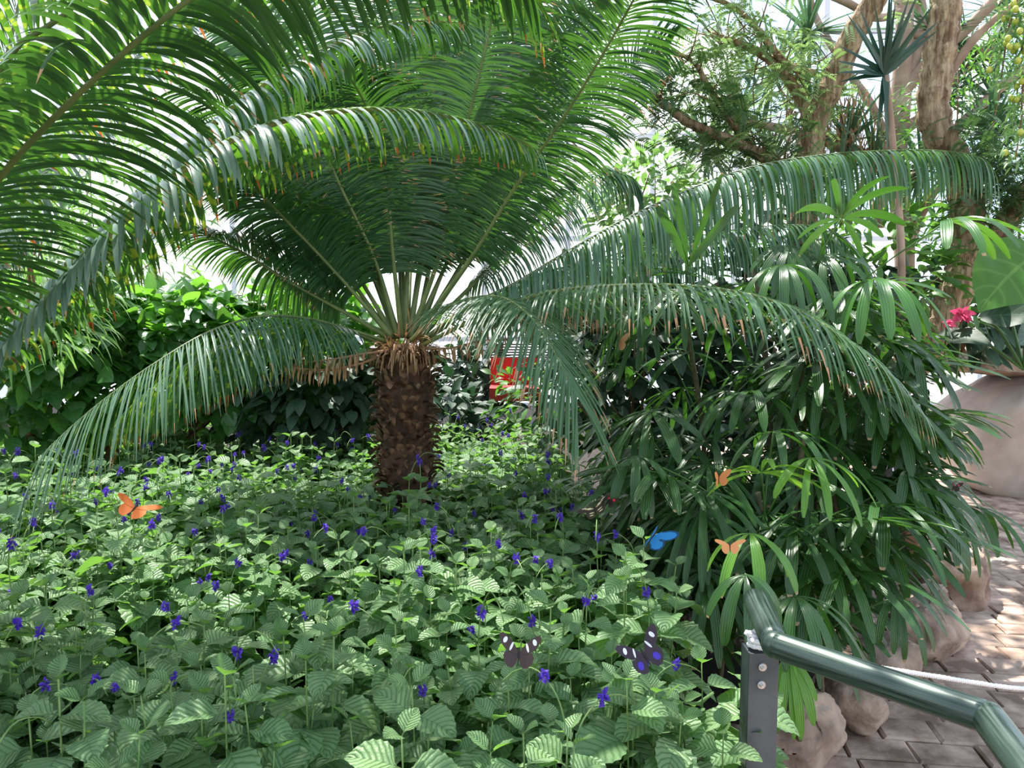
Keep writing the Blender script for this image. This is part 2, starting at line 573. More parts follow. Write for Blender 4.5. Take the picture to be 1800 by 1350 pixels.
# paving: courses of rough stone setts in one surface
mb = MB()
mj = MB()
pa = math.radians(-8)
ca, sa = math.cos(pa), math.sin(pa)
y = -0.2
row = 0
while y < 9.5:
    h = R.uniform(0.13, 0.17)
    x = -1.6 + R.uniform(0, 0.2)
    while x < 6.0:
        w = R.uniform(0.16, 0.27)
        cx, cy = x + w / 2, y + h / 2
        X, Y = cx * ca - cy * sa, cx * sa + cy * ca
        if X > 0.35 and Y > -0.3:
            g = 0.003
            hh = R.uniform(0.0, 0.008)
            V = []
            for (sx, sy, ins, z) in [(a, b, i, zz) for (i, zz) in ((0, -0.025), (0, 0.0), (0.008, 0.007)) for a, b in ((-1, -1), (1, -1), (1, 1), (-1, 1))]:
                lx = cx + sx * (w / 2 - g - ins) + R.uniform(-.004, .004)
                ly = cy + sy * (h / 2 - g - ins) + R.uniform(-.004, .004)
                V.append((lx * ca - ly * sa, lx * sa + ly * ca, z + hh if z > -0.02 else z))
            mb.raw(V, [(8, 9, 10, 11)] + [(i, (i + 1) % 4, 4 + (i + 1) % 4, 4 + i) for i in range(4)] + [(4 + i, 4 + (i + 1) % 4, 8 + (i + 1) % 4, 8 + i) for i in range(4)])
        x += w
    y += h
tag(mb.build('floor_paving', M['paver'], smooth=False), kind='structure')

# greenhouse glazing behind
WY = 14.0
mb = MB()
xs = np.arange(-14, 16.1, 1.5)
zs = [0, 1.2, 3.0, 4.8, 6.6, 8.4]
mf, mc_ = MB(), MB()
for i in range(len(xs) - 1):
    for k in range(len(zs) - 1):
        V = [(xs[i], WY, zs[k]), (xs[i + 1], WY, zs[k]), (xs[i + 1], WY, zs[k + 1]), (xs[i], WY, zs[k + 1])]
        clear = xs[i] > 1.0 and k >= 1 and R.rand() < 0.85
        (mc_ if clear else mf).raw(V, [(0, 1, 2, 3)])
fr = MB()
for x in xs:
    fr.box((x, WY - 0.04, 4.2), (0.045, 0.05, 4.2))
for z in zs:
    fr.box((1, WY - 0.04, z), (15, 0.045, 0.04))
wall = tag(mf.build('wall_back', M['frost'], smooth=False), kind='structure')
tag(mc_.build('window_1', M['clear'], smooth=False), kind='structure')
tag(fr.build('trim_1', M['white'], smooth=False), kind='structure')
# left side glazing
mb = MB()
ml = MB()
ys = np.arange(2.0, 14.1, 1.5)
for i in range(len(ys) - 1):
    for k in range(len(zs) - 1):
        mb.raw([(-8.5, ys[i], zs[k]), (-8.5, ys[i + 1], zs[k]), (-8.5, ys[i + 1], zs[k + 1]), (-8.5, ys[i], zs[k + 1])], [(0, 1, 2, 3)])
for y in ys:
    ml.box((-8.46, y, 4.2), (0.05, 0.045, 4.2))
for z in zs:
    ml.box((-8.46, 8, z), (0.045, 6, 0.04))
tag(mb.build('wall_left', M['frost'], smooth=False), kind='structure')
tag(ml.build('trim_2', M['white'], smooth=False), kind='structure')

# ------------------------------------------------------------------ rocks
def rock(name, c, h, mat, label, cat='rock', group=None, rotz=0.0, rough=0.12, box=3.0, seed=0):
    rs = np.random.RandomState(seed + 11)
    nu, nv = 64, 40
    V, fs = [], []
    dirs = nz(rs.normal(size=(26, 3)))
    amp = rs.uniform(-1, 1, 26) * rough
    fr_ = rs.uniform(2, 7, 26)
    pl = nz(rs.normal(size=(14, 3)))
    pd = rs.uniform(0.86, 1.08, 14)
    cr, sr = math.cos(rotz), math.sin(rotz)
    for i in range(nv + 1):
        for k in range(nu):
            a, b = math.pi * i / nv, 2 * math.pi * k / nu
            d = np.array((math.sin(a) * math.cos(b), math.sin(a) * math.sin(b), math.cos(a)))
            s = (abs(d[0]) ** box + abs(d[1]) ** box + abs(d[2]) ** box) ** (-1 / box)
            s *= 1 + np.sum(amp * np.sin(fr_ * (dirs @ d) + fr_ * 3)) * 0.35
            q = d * s
            dd = pl @ q
            j = np.argmax(dd - pd)
            if dd[j] > pd[j]:
                q = q - pl[j] * (dd[j] - pd[j]) * 0.85
            nv_ = noise.fractal(Vector(tuple(q * 2.2 + seed * 3.1)), 0.9, 2.0, 6)
            st_ = abs(noise.noise(Vector((q[0] * 1.2 + seed, q[1] * 1.2, q[2] * 5))))
            q = q * (1 + rough * 0.55 * nv_ - rough * 0.5 * st_)
            q = q * np.array(h)
            V.append((q[0] * cr - q[1] * sr + c[0], q[0] * sr + q[1] * cr + c[1], q[2] + c[2]))
    for i in range(nv):
        for k in range(nu):
            k2 = (k + 1) % nu
            fs.append((i * nu + k, (i + 1) * nu + k, (i + 1) * nu + k2, i * nu + k2))
    m = MB()
    m.raw(V, fs)
    o = m.build(name, mat)
    return tag(o, label, cat, group)


def grock(px, py, hx, hy, hz, label, seed, rotz=0.0, z=0.0, mat='rock', **k):
    c = gp(px, py, z)
    c[2] = hz * 0.72
    return rock('kerb_rock', c, (hx, hy, hz), M[mat], label, 'rock', 'kerb rocks along the paving', rotz, seed=seed, **k)


KA = math.atan2(*(gp(1640, 1110) - gp(1330, 1345))[[1, 0]])
grock(1292, 1420, 0.20, 0.15, 0.12, 'tan kerb rock at the foot of the steel post, half under porterweed', 21, KA)
grock(1395, 1335, 0.25, 0.15, 0.13, 'broad flat-topped tan kerb rock just right of the steel post', 1, KA)
grock(1495, 1268, 0.15, 0.13, 0.11, 'small angular kerb rock under drooping palm blades, second from the post', 2, KA + 0.3)
grock(1560, 1205, 0.17, 0.13, 0.12, 'tan kerb rock just behind the green handrail', 3, KA - 0.1)
grock(1630, 1140, 0.26, 0.15, 0.15, 'long rounded kerb rock above the white rope', 4, KA)
grock(1668, 1055, 0.24, 0.20, 0.18, 'big dark blocky rock at the far end of the kerb', 5, KA - 0.3)
p = gp(1790, 880)
rock('retaining_boulder', (p[0] + 0.65, p[1] + 0.5, 0.52), (1.05, 0.6, 0.58), M['rock_p'], 'big smooth pale boulder wall behind the paving', 'boulder', None, 0.1, 0.05, 5.0, seed=9)
rock('capping_slab', (p[0] + 0.65, p[1] + 0.55, 1.19), (1.15, 0.65, 0.15), M['rock'], 'layered flat stone slab lying on the pale boulder', 'rock', None, 0.05, 0.07, 5.0, seed=10)
p = at(570, 600, 5.4)
rock('pale_dome_rock', (p[0], p[1], 0.83), (0.26, 0.26, 0.95), plain('pale_blue_stone', (0.5, 0.56, 0.6), 0.6), 'pale blue-white rounded boulder top showing above the left drooping frond', 'rock', None, 0, 0.02, 2.3, seed=12)

# ------------------------------------------------------------------ fronds
def frame(P, side_hint=None, roll=0.0):
    T = nz(np.gradient(P, axis=0))
    ch = P[-1] - P[0]
    h = np.array((ch[0], ch[1], 0.0))
    if np.linalg.norm(h) < 0.2 and side_hint is None:
        h = np.array((0.2, -1, 0))
    S0 = nz(np.cross(nz(h), (0, 0, 1.0))) if side_hint is None else nz(side_hint)
    S = nz(S0[None] - T * (T @ S0)[:, None])
    Nn = np.cross(S, T)
    if roll:
        c, s = math.cos(roll), math.sin(roll)
        S, Nn = S * c + Nn * s, Nn * c - S * s
    return T, S, Nn


def frond(parent, ctrl, mat='cycad', pairs=95, lmax=0.24, w=0.008, start=0.22, a0=68, a1=28, vee=18, droop=0.9, rr=0.009, hint=None, roll=0.0,
          rmat='rachis', prof_=None, jitter=0.05, label=None, name='frond', tipk=0.45, stub=False, ns=7, droop_l=None, dead=0.0, mat_b=None):
    P = spline([c if len(c) == 3 and isinstance(c, np.ndarray) else at(*c) for c in ctrl], 60)
    T, S, Nn = frame(P, hint, roll)
    s = np.linspace(0, 1, 60)
    q = np.linspace(start, 0.995, pairs)
    ip = lambda A, x: np.stack([np.interp(x, s, A[:, k]) for k in range(3)], 1)
    mbl = MB()
    mbs = {}
    for sg in (1, -1):
        if sg == -1 and mat_b:
            mbs['b'] = mbl
            mbl = MB()
        qq = q + R.uniform(-.3, .3, pairs) * (1 - start) / pairs
        keep = R.rand(pairs) >= dead
        qq = qq[keep]
        b, t, sd_, nn = ip(P, qq), nz(ip(T, qq)), nz(ip(S, qq)), nz(ip(Nn, qq))
        x = (qq - start) / (1 - start)
        ang = np.radians(np.interp(x, [0, 0.5, 1], [a0, (a0 + a1) / 2 + 6, a1])) + R.normal(0, jitter, len(qq))
        ve = np.radians(vee) + R.normal(0, jitter, len(qq))
        d = t * np.cos(ang)[:, None] + np.sin(ang)[:, None] * (sg * sd_ * np.cos(ve)[:, None] + nn * np.sin(ve)[:, None])
        ln = lmax * np.interp(x, [0, 0.12, 0.4, 0.75, 1], [0.45, 0.8, 1.0, 0.85, tipk]) * R.uniform(0.93, 1.05, len(qq))
        if stub:
            ln = ln * np.interp(x, [0, 0.15, 0.32], [0.15, 0.35, 1.0])
        dr = droop if (sg == 1 or droop_l is None) else droop_l
        nrm2 = nn - d * np.sum(nn * d, 1, keepdims=True)
        leaves(mbl, b + nn * 0.004, d, nrm2, ln, w, dr * R.uniform(0.8, 1.2, len(qq)), 0.25, 'needle', ns, 3, rnd=R.rand(len(qq)))
    if mat_b:
        fo = mbs['b'].build(name, M[mat], parent)
        mbl.build('leaflets', M[mat_b], fo)
    else:
        fo = mbl.build(name, M[mat], parent)
    mr = MB()
    mr.tube(P, np.interp(s, [0, 0.15, 1], [rr * 1.5, rr, rr * 0.3]), 7)
    ro = mr.build('rachis', M[rmat], fo)
    if label:
        fo['label'] = label
    return fo


# ---- the central cycad
CB = at(712, 600, 3.8)                        # middle of the crown
cyc = empty('cycad', (CB[0], CB[1], 0.16), 'large cycad with a stout shaggy trunk and a fan of dark feathery fronds', 'cycad')
CR = np.array((CB[0], CB[1], CB[2]))
zt, zb = CR[2] - 0.05, 0.16
mt = MB()
zz = np.linspace(zb, zt, 20)
mt.tube([(CB[0], CB[1], z) for z in zz], [0.125 + 0.012 * math.sin(i * 1.3) for i in range(19)] + [0.09], 20, wob=0.05)
trunk = mt.build('trunk', M['trunk'], cyc)
ms = MB()
sb, sdv, snn, sl_, sw_ = [], [], [], [], []
nr = 34
for i in range(nr):
    z = zb + 0.3 + (zt - zb - 0.32) * i / (nr - 1)
    for k in range(15):
        a = 2 * math.pi * (k + 0.5 * (i % 2)) / 15 + R.uniform(-.1, .1)
        o = np.array((math.cos(a), math.sin(a), 0))
        sb.append(np.array((CB[0], CB[1], z + R.uniform(-.012, .012))) + o * 0.115)
        sdv.append(o * 0.9 + np.array((0, 0, R.uniform(0.3, 1.0))) + R.normal(0, 0.15, 3))
        snn.append(-o * 0.5 + np.array((0, 0, 1)))
        sl_.append(R.uniform(0.045, 0.085))
        sw_.append(R.uniform(0.030, 0.048))
leaves(ms, sb, sdv, snn, sl_, sw_, R.uniform(-2.2, 1.6, len(sb)), 0.7, 'strap', 5, 3)
tag(ms.build('leaf_bases', M['scale'], trunk), kind='stuff')
# dry straw collar
mc = MB()
nc = 190
a = R.rand(nc) * 6.283
r_ = R.rand(nc) ** 0.6
o = np.stack([np.cos(a), np.sin(a), np.zeros(nc)], 1)
leaves(mc, CR + o * (0.03 + 0.13 * r_)[:, None] + np.array((0, 0, 1)) * (0.04 - 0.10 * r_)[:, None], o * R.uniform(0.2, 1.4, (nc, 1)) + np.stack([R.normal(0, .25, nc), R.normal(0, .25, nc), R.uniform(-.2, 1.2, nc)], 1), np.stack([-o[:, 0], -o[:, 1], np.ones(nc)], 1), R.uniform(0.07, 0.17, nc), R.uniform(0.008, 0.016, nc), R.uniform(0.0, 2.6, nc), 0.3, 'sword', 5, 3)
tag(mc.build('straw_collar', M['tan'], cyc), 'tan dry straw at the top of the trunk')


def base(dx=0.0, dy=0.0, dz=0.0):
    return CR + np.array((dx, dy, dz))


# upright fan, back ones first: (base offset, [(px,py,Y)...])
V3_ = np.array
fan = [
    ((-0.02, 0.06), [(700, 430, 4.1), (672, 230, 4.35), (664, 60, 4.6), (640, -120, 4.7)]),
    ((-0.05, 0.05), [(640, 450, 4.05), (560, 290, 4.3), (480, 150, 4.4), (400, 40, 4.3)]),
    ((0.05, 0.05), [(770, 400, 4.1), (830, 180, 4.4), (880, 0, 4.6), (900, -120, 4.7)]),
    ((0.06, 0.02), [(830, 430, 4.0), (930, 240, 4.1), (1010, 90, 4.1), (1080, -40, 4.0)]),
    ((-0.07, 0.02), [(600, 470, 3.9), (510, 360, 4.0), (430, 280, 4.0), (350, 240, 3.9)]),
    ((0.0, 0.0), [(720, 420, 3.85), (745, 260, 3.9), (770, 100, 4.0), (790, -60, 4.0)]),
    ((-0.03, -0.02), [(660, 460, 3.75), (600, 330, 3.7), (545, 210, 3.6), (470, 110, 3.4)]),
    ((0.03, -0.02), [(775, 440, 3.75), (800, 300, 3.7), (838, 150, 3.6), (868, 20, 3.5), (890, -90, 3.3)]),
    ((0.05, -0.01), [(830, 450, 3.7), (905, 330, 3.6), (985, 215, 3.4), (1060, 95, 3.2), (1125, -20, 3.0), (1180, -110, 2.8)]),
    ((-0.06, -0.02), [(600, 490, 3.75), (520, 405, 3.7), (450, 335, 3.55), (370, 290, 3.4)]),
    ((-0.08, 0.0), [(590, 540, 3.85), (500, 490, 3.9), (420, 440, 3.85), (330, 400, 3.7), (300, 402, 3.65)]),
    ((-0.01, -0.03), [(690, 440, 3.7), (680, 300, 3.65), (650, 200, 3.6), (600, 110, 3.4)]),
    ((0.02, 0.03), [(740, 450, 3.95), (770, 330, 4.0), (800, 210, 4.1), (820, 120, 4.2)]),
    ((0.07, 0.04), [(860, 470, 4.1), (950, 370, 4.4), (1040, 300, 4.6), (1100, 310, 4.6), (1112, 340, 4.55)]),
    ((-0.04, 0.07), [(650, 440, 4.2), (610, 330, 4.5), (570, 220, 4.8), (530, 150, 4.9)]),
    ((0.0, 0.08), [(725, 420, 4.3), (740, 300, 4.6), (740, 200, 4.9), (730, 110, 5.0)]),
    ((-0.03, 0.03), [(640, 440, 4.0), (575, 300, 4.1), (520, 180, 4.1), (440, 60, 4.0), (380, -30, 3.9)]),
    ((-0.05, 0.0), [(620, 470, 3.9), (550, 370, 3.9), (470, 260, 3.9), (390, 190, 3.8), (320, 160, 3.7)]),
    ((0.02, 0.0), [(750, 430, 3.9), (800, 280, 4.0), (870, 130, 4.1), (930, -10, 4.1)]),
    ((0.05, 0.03), [(840, 440, 4.1), (930, 320, 4.3), (1030, 200, 4.4), (1120, 110, 4.4), (1180, 80, 4.3)]),
    ((0.0, 0.04), [(705, 420, 4.1), (700, 250, 4.3), (710, 90, 4.5), (720, -60, 4.6)]),
    ((-0.04, 0.03), [(650, 430, 4.0), (600, 270, 4.2), (560, 110, 4.4), (520, -40, 4.5)]),
    ((0.04, 0.02), [(800, 430, 4.0), (870, 280, 4.1), (950, 140, 4.2), (1020, 0, 4.2)]),
    ((0.05, 0.07), [(800, 430, 4.2), (870, 320, 4.5), (930, 220, 4.7), (980, 130, 4.8)]),
]
for i, ((dx, dy), pts) in enumerate(fan):
    big = i in (8, 7, 6)
    e_ = at(*pts[-1]) - CR
    nat = nz(np.cross(nz(e_ * V3_((1, 1, 0))), (0, 0, 1.0)))
    hint = nz(nat + V3_((1.1 if nat[0] >= 0 else -1.1, 0, 0)))
    frond(cyc, [base(dx, dy, 0.02)] + pts, 'cycad_blue' if i == 13 else ('cycad' if i % 4 else 'cycad'), pairs=150, lmax=0.40, w=0.0105, start=0.24,
          droop=0.95 if i != 13 else 2.4, a0=76, a1=46, vee=14, rr=0.011, rmat='rachis', hint=hint if i != 13 else None)
# the drooping ones
frond(cyc, [base(0.08, -0.03, 0.0), (830, 535, 3.75), (905, 498, 3.7), (1010, 435, 3.65), (1140, 365, 3.6), (1300, 300, 3.5), (1450, 272, 3.4), (1600, 264, 3.3), (1680, 268, 3.25), (1728, 280, 3.2), (1741, 300, 3.2)],
      'cycad_blue', pairs=165, lmax=0.40, w=0.011, start=0.12, droop=4.2, a0=70, a1=45, vee=14, rr=0.008, label='long frond arching right, leaflets hanging like a curtain', tipk=0.45)
frond(cyc, [base(0.08, -0.06, -0.02), (840, 560, 3.6), (960, 515, 3.3), (1100, 501, 3.0), (1250, 506, 2.75), (1380, 536, 2.55), (1480, 592, 2.42), (1560, 655, 2.35), (1625, 735, 2.3)],
      'cycad_dry', pairs=105, lmax=0.38, w=0.0098, start=0.14, droop=1.35, a0=66, a1=24, vee=12, rr=0.008, label='lower right frond with browned leaflet tips', tipk=0.30, rmat='rachis_yellow')
frond(cyc, [base(0.03, -0.08, 0.0), (775, 548, 3.6), (830, 524, 3.4), (885, 524, 3.2), (935, 560, 3.0), (975, 620, 2.85), (1000, 672, 2.75), (1014, 700, 2.7)],
      'cycad_dry', pairs=112, lmax=0.44, w=0.0078, start=0.10, droop=0.8, a0=74, a1=20, vee=-4, rr=0.007, label='frond drooping toward the viewer in front of the trunk', tipk=0.75, rmat='rachis_yellow')
frond(cyc, [base(-0.08, -0.05, 0.0), (610, 578, 3.65), (540, 560, 3.5), (460, 556, 3.35), (370, 582, 3.15), (270, 640, 2.95), (180, 705, 2.8), (110, 765, 2.7), (75, 800, 2.65)],
      'cycad_spot', mat_b='cycad_blue', pairs=105, lmax=0.48, w=0.0075, start=0.10, droop=2.6, droop_l=0.85, a0=84, a1=26, vee=-10, rr=0.007, label='left drooping frond with yellow flecks and orange tips', tipk=0.7)
frond(cyc, [base(-0.08, 0.02, -0.03), (600, 578, 3.75), (520, 572, 3.65), (430, 588, 3.5), (350, 628, 3.35), (270, 680, 3.2), (210, 735, 3.1)],
      'cycad_spot', pairs=90, lmax=0.36, w=0.010, start=0.16, droop=2.6, a0=72, a1=30, vee=4, rr=0.006, tipk=0.4)
frond(cyc, [base(0.09, 0.06, 0.0), (900, 500, 4.2), (1050, 455, 4.4), (1200, 420, 4.5), (1340, 398, 4.5), (1450, 400, 4.4), (1500, 440, 4.35)],
      'cycad_blue', pairs=130, lmax=0.40, w=0.011, start=0.2, droop=3.8, a0=70, a1=40, vee=12, rr=0.007)
frond(cyc, [base(0.08, 0.03, -0.02), (860, 545, 3.95), (960, 500, 4.0), (1040, 500, 3.95), (1100, 540, 3.85), (1130, 590, 3.8)],
      'cycad_dry', pairs=80, lmax=0.34, w=0.009, start=0.2, droop=3.5, a0=70, a1=30, vee=4, rr=0.006)
# dead fronds folded below the crown
for pts in ([base(-0.05, -0.08, -0.04), (640, 622, 3.65), (580, 632, 3.6), (520, 638, 3.55)], [base(-0.06, -0.06, -0.05), (630, 640, 3.65), (570, 650, 3.6), (500, 645, 3.5)],
            [base(0.06, -0.07, -0.03), (790, 612, 3.65), (840, 600, 3.6), (890, 596, 3.6)]):
    frond(cyc, pts, 'tan', pairs=16, lmax=0.10, w=0.011, start=0.3, droop=4, a0=50, a1=30, vee=0, rr=0.007, rmat='tan', name='dead_frond', label='dry tan frond stalk', jitter=0.4)
# short dry leaflets hanging over the trunk top
mc = MB()
nc = 60
a = R.uniform(math.pi * 1.05, math.pi * 1.95, nc)
o = np.stack([np.cos(a), np.sin(a), np.zeros(nc)], 1)
leaves(mc, CR + o * 0.12 + np.stack([np.zeros(nc), np.zeros(nc), R.uniform(-.05, .0, nc)], 1), o * 0.7 + R.normal(0, .4, (nc, 3)), np.tile((0, 0, 1.0), (nc, 1)), R.uniform(0.08, 0.16, nc), 0.007, R.uniform(2.5, 5, nc), 0.2, 'needle', 7, 3)
tag(mc.build('dry_leaflets', M['tan'], cyc), 'orange dry leaflets hanging over the bark')

# ---- second cycad, standing left of the frame
LB = np.array((-1.75, 1.75, 0.72))
cy2 = empty('cycad', (LB[0], LB[1], 0.16), 'near cycad rooted left of the view, its big fronds crossing the top left corner', 'cycad')
mt = MB()
mt.tube([(LB[0], LB[1], z) for z in np.linspace(0.16, LB[2], 8)], 0.13, 16, wob=0.1)
mt.build('trunk', M['trunk'], cy2)
frond(cy2, [LB + 0, (-190, 620, 1.62), (-80, 430, 1.50), (0, 312, 1.42), (90, 212, 1.36), (200, 108, 1.32), (320, 8, 1.30), (450, -75, 1.32), (620, -120, 1.36), (790, -110, 1.42), (930, -40, 1.5)],
      'cycad', pairs=200, lmax=0.36, w=0.0115, start=0.14, droop=1.15, a0=74, a1=50, vee=14, rr=0.009, rmat='rachis', label='huge near frond crossing the top left corner, seen from below', tipk=0.55, ns=9)
frond(cy2, [LB + 0, (-90, 760, 1.75), (0, 632, 1.75), (60, 555, 1.76), (130, 480, 1.78), (205, 400, 1.8), (300, 315, 1.82), (400, 250, 1.86), (530, 205, 1.9), (680, 192, 1.96), (800, 208, 2.0), (890, 238, 2.02), (935, 258, 2.05)],
      'cycad_sheen', mat_b='cycad_spot', pairs=140, lmax=0.215, w=0.0125, start=0.26, droop=2.2, a0=66, a1=45, vee=10, rr=0.014, rmat='rachis_yellow', label='arching near frond with leaflets coloured blue-white as sky sheen', tipk=0.5, stub=True)
frond(cy2, [LB + 0, (-100, 720, 1.95), (0, 600, 1.95), (105, 478, 1.97), (215, 365, 2.0), (330, 255, 2.05), (440, 165, 2.1), (560, 90, 2.2), (700, 40, 2.3), (820, 40, 2.4)],
      'cycad_sheen', pairs=140, lmax=0.23, w=0.0115, start=0.27, droop=2.0, a0=66, a1=45, vee=10, mat_b='cycad', rr=0.010, rmat='rachis_yellow', tipk=0.5, stub=True)
frond(cy2, [LB + 0, (-180, 420, 1.9), (-70, 240, 1.9), (0, 130, 1.9), (40, -20, 1.95), (80, -160, 2.0)],
      'cycad', pairs=150, lmax=0.36, w=0.011, start=0.15, droop=1.1, a0=74, a1=50, vee=14, rr=0.009, label='upright frond at the left edge behind the huge one')
frond(cy2, [LB + 0, (-60, 500, 2.4), (60, 330, 2.5), (180, 170, 2.6), (300, 40, 2.7), (420, -60, 2.8)],
      'cycad', pairs=150, lmax=0.38, w=0.011, start=0.2, droop=1.1, a0=74, a1=50, vee=14, rr=0.009)
# spotted frond whose tip enters from above
frond(cy2, [LB + 0, (-60, 250, 1.5), (120, 20, 1.5), (330, -150, 1.55), (560, -190, 1.65), (740, -150, 1.75), (880, -60, 1.85), (935, 10, 1.9)],
      'cycad_spot', pairs=170, lmax=0.34, w=0.012, start=0.2, droop=1.3, a0=70, a1=40, vee=12, rr=0.008, label='yellow-flecked frond entering from the top edge', tipk=0.5)

# ------------------------------------------------------------------ porterweed bed
def weed_proto(i):
    rs = np.random.RandomState(100 + i)
    root = empty('porterweed', (0, 0, 0), 'x', 'plant')
    lf, st = MB(), MB()
    B, D, Nn, Ln, Wd, Dr = [], [], [], [], [], []
    ns = rs.randint(6, 9)
    tops = []
    for s in range(ns):
        a = 6.283 * s / ns + rs.uniform(-.4, .4)
        rad = rs.uniform(0.02, 0.19)
        hgt = rs.uniform(0.56, 0.72) * (1 - 0.12 * rad / 0.19)
        top = np.array((math.cos(a) * rad, math.sin(a) * rad, hgt))
        P = spline([np.array((math.cos(a) * .02, math.sin(a) * .02, 0)), np.array((math.cos(a) * rad * .75, math.sin(a) * rad * .75, hgt * .5)), top], 12)
        st.tube(P, np.linspace(0.0035, 0.0015, 12), 5)
        tops.append(top)
        nn = 7
        for j in range(nn):
            f = 1 - 0.10 * j
            if f < 0.3:
                break
            p = P[int(round(f * 11))]
            sz = (0.42, 0.8, 1.05, 1.12, 1.1, 1.0, 0.9)[j] * rs.uniform(0.85, 1.15)
            a2 = a + j * math.pi / 2 + rs.uniform(-.3, .3)
            for q in (0, math.pi):
                o = np.array((math.cos(a2 + q), math.sin(a2 + q), 0))
                B.append(p)
                D.append(o + np.array((0, 0, (0.9, 0.35, 0.15, 0.0, 0.0, -0.1, -0.1)[j] + rs.uniform(-.2, .2))))
                Nn.append(np.array((0, 0, 1.0)) + rs.normal(0, 0.22, 3))
                Ln.append(0.118 * sz)
                Wd.append(0.082 * sz)
                Dr.append((0.5, 0.9, 1.0, 1.1, 1.2, 1.2, 1.2)[j] * rs.uniform(0.6, 1.3))
    leaves(lf, B, D, Nn, Ln, Wd, Dr, 0.28, 'ovate', 18, 5, serr=0.045, rnd=rs.rand(len(B)), wave=0.05)
    lf.build('foliage', M['weed'], root)
    st.build('stems', M['weed_stem'], root)
    nsp = (1, 1, 1, 2, 0, 1, 2, 1, 2, 1, 1, 2)[i % 12]
    for s in range(nsp):
        top = tops[(s * 2) % len(tops)]
        a = rs.uniform(0, 6.283)
        o = np.array((math.cos(a), math.sin(a), 0))
        h = rs.uniform(0.05, 0.14)
        P = spline([top, top + np.array((0, 0, h * .6)) + o * 0.02, top + np.array((0, 0, h)) + o * 0.06, top + np.array((0, 0, h * 0.92)) + o * 0.10, top + np.array((0, 0, h * .7)) + o * 0.125], 16)
        sp_ = MB()
        sp_.tube(P, np.linspace(0.0018, 0.0012, 16), 5)
        so_ = sp_.build('flower_spike', M['weed_stem'], root)
        bl = MB()
        c = P[rs.randint(4, 11)]
        nb = 42
        dirs = nz(rs.normal(size=(nb, 3)))
        leaves(bl, c + dirs * 0.003 + np.stack([np.zeros(nb), np.zeros(nb), rs.uniform(-.009, .009, nb)], 1), dirs, nz(rs.normal(size=(nb, 3))), rs.uniform(0.007, 0.0115, nb), 0.007, 0.5, 0.3, 'lance', 3, 3, rnd=rs.rand(nb))
        bl.build('blossom', M['violet'], so_)
    return root


protos = [weed_proto(i) for i in range(12)]
edge = [(1.0, 0.34), (1.35, 0.40), (1.75, 0.44), (2.1, 0.42), (2.5, 0.40), (3.0, 0.42), (3.6, 0.40), (4.2, 0.35), (6, 0.3)]
pts = []
sp = 0.212
yy = 0.95
r = 0
while yy < 5.7:
    xx = -0.72 * yy - 0.25 + (sp / 2 if r % 2 else 0)
    lim = np.interp(yy, [e[0] for e in edge], [e[1] for e in edge])
    while xx < lim:
        x, y = xx + R.uniform(-.06, .06), yy + R.uniform(-.06, .06)
        if math.hypot(x - CB[0], y - CB[1]) > 0.19:
            pts.append((x, y))
        xx += sp
    yy += sp * 0.9
    r += 1
DEPTH = [(1.35, 'in the nearest row of the bed'), (1.8, 'just behind the nearest row'), (2.4, 'in the middle of the bed'), (3.1, 'in the rows before the trunk'), (3.9, 'level with the cycad trunk'), (9, 'behind the trunk toward the vines')]
SIDE = [(-0.5, 'at the far left edge'), (-0.33, 'under the left frond'), (-0.16, 'left of the trunk line'), (0.02, 'in line with the trunk'), (0.5, 'on the palm side')]
if len(pts) > 298:
    keep = sorted(R.choice(len(pts), 298, replace=False))
    pts = [pts[i] for i in keep]
used = set()
for i, (x, y) in enumerate(pts):
    k = R.randint(12)
    if y < 2.6 and k in (8, 6) and R.rand() < 0.5:
        k = 0
    o = protos[k] if k not in used else copy_tree(protos[k])
    used.add(k)
    o.location = (x, y, 0.16)
    o.rotation_euler = (0, 0, R.uniform(0, 6.28))
    s = R.uniform(0.90, 1.12)
    if y < 1.25:
        s *= 0.95
    o.scale = (s, s, s * R.uniform(0.93, 1.04))
    dn = next(t for d_, t in DEPTH if y < d_)
    sn = next(t for s_, t in SIDE if x / y < s_)
    fl = ('leaves only', 'one violet spike', 'two violet spikes')[(1, 1, 1, 2, 0, 1, 2, 1, 2, 1, 1, 2)[k]]
    fl_ = ('no open flowers', 'one violet flower spike', 'two violet flower spikes', 'three violet flower spikes')[(1, 1, 1, 2, 0, 1, 2, 1, 2, 1, 1, 2)[k]]
    g = 'porterweed %s, %s, %s' % (sn, dn, fl)
    o['label'] = 'porterweed, %s, %s %s' % (fl, sn, dn)
    o['group'] = g
    o['category'] = 'plant'
for k in range(12):
    if k not in used:
        protos[k].location = (-0.4, 4.9, 0.16)

# ------------------------------------------------------------------ lady palms
def fan_leaf(mb, tip, axis, up, n, ln, wd, spread, droop, rs=R):
    axis = nz(axis)
    S = nz(np.cross(axis, up))
    U = np.cross(S, axis)
    ph = np.linspace(-spread, spread, n) + rs.normal(0, 0.06, n)
    d = axis[None] * np.cos(ph)[:, None] + S[None] * np.sin(ph)[:, None] + U[None] * rs.uniform(-.05, .12, n)[:, None]
    L = ln * (1 - 0.25 * (np.abs(ph) / spread) ** 2) * rs.uniform(0.88, 1.08, n)
    W = wd * rs.uniform(0.7, 1.15, n)
    leaves(mb, np.tile(tip, (n, 1)) + d * 0.004, d, np.tile(U, (n, 1)), L, W, droop * rs.uniform(0.8, 1.25, n), 0.25, 'strap', 10, 5, rnd=rs.rand(n))


PC = np.array((1.15, 3.2))


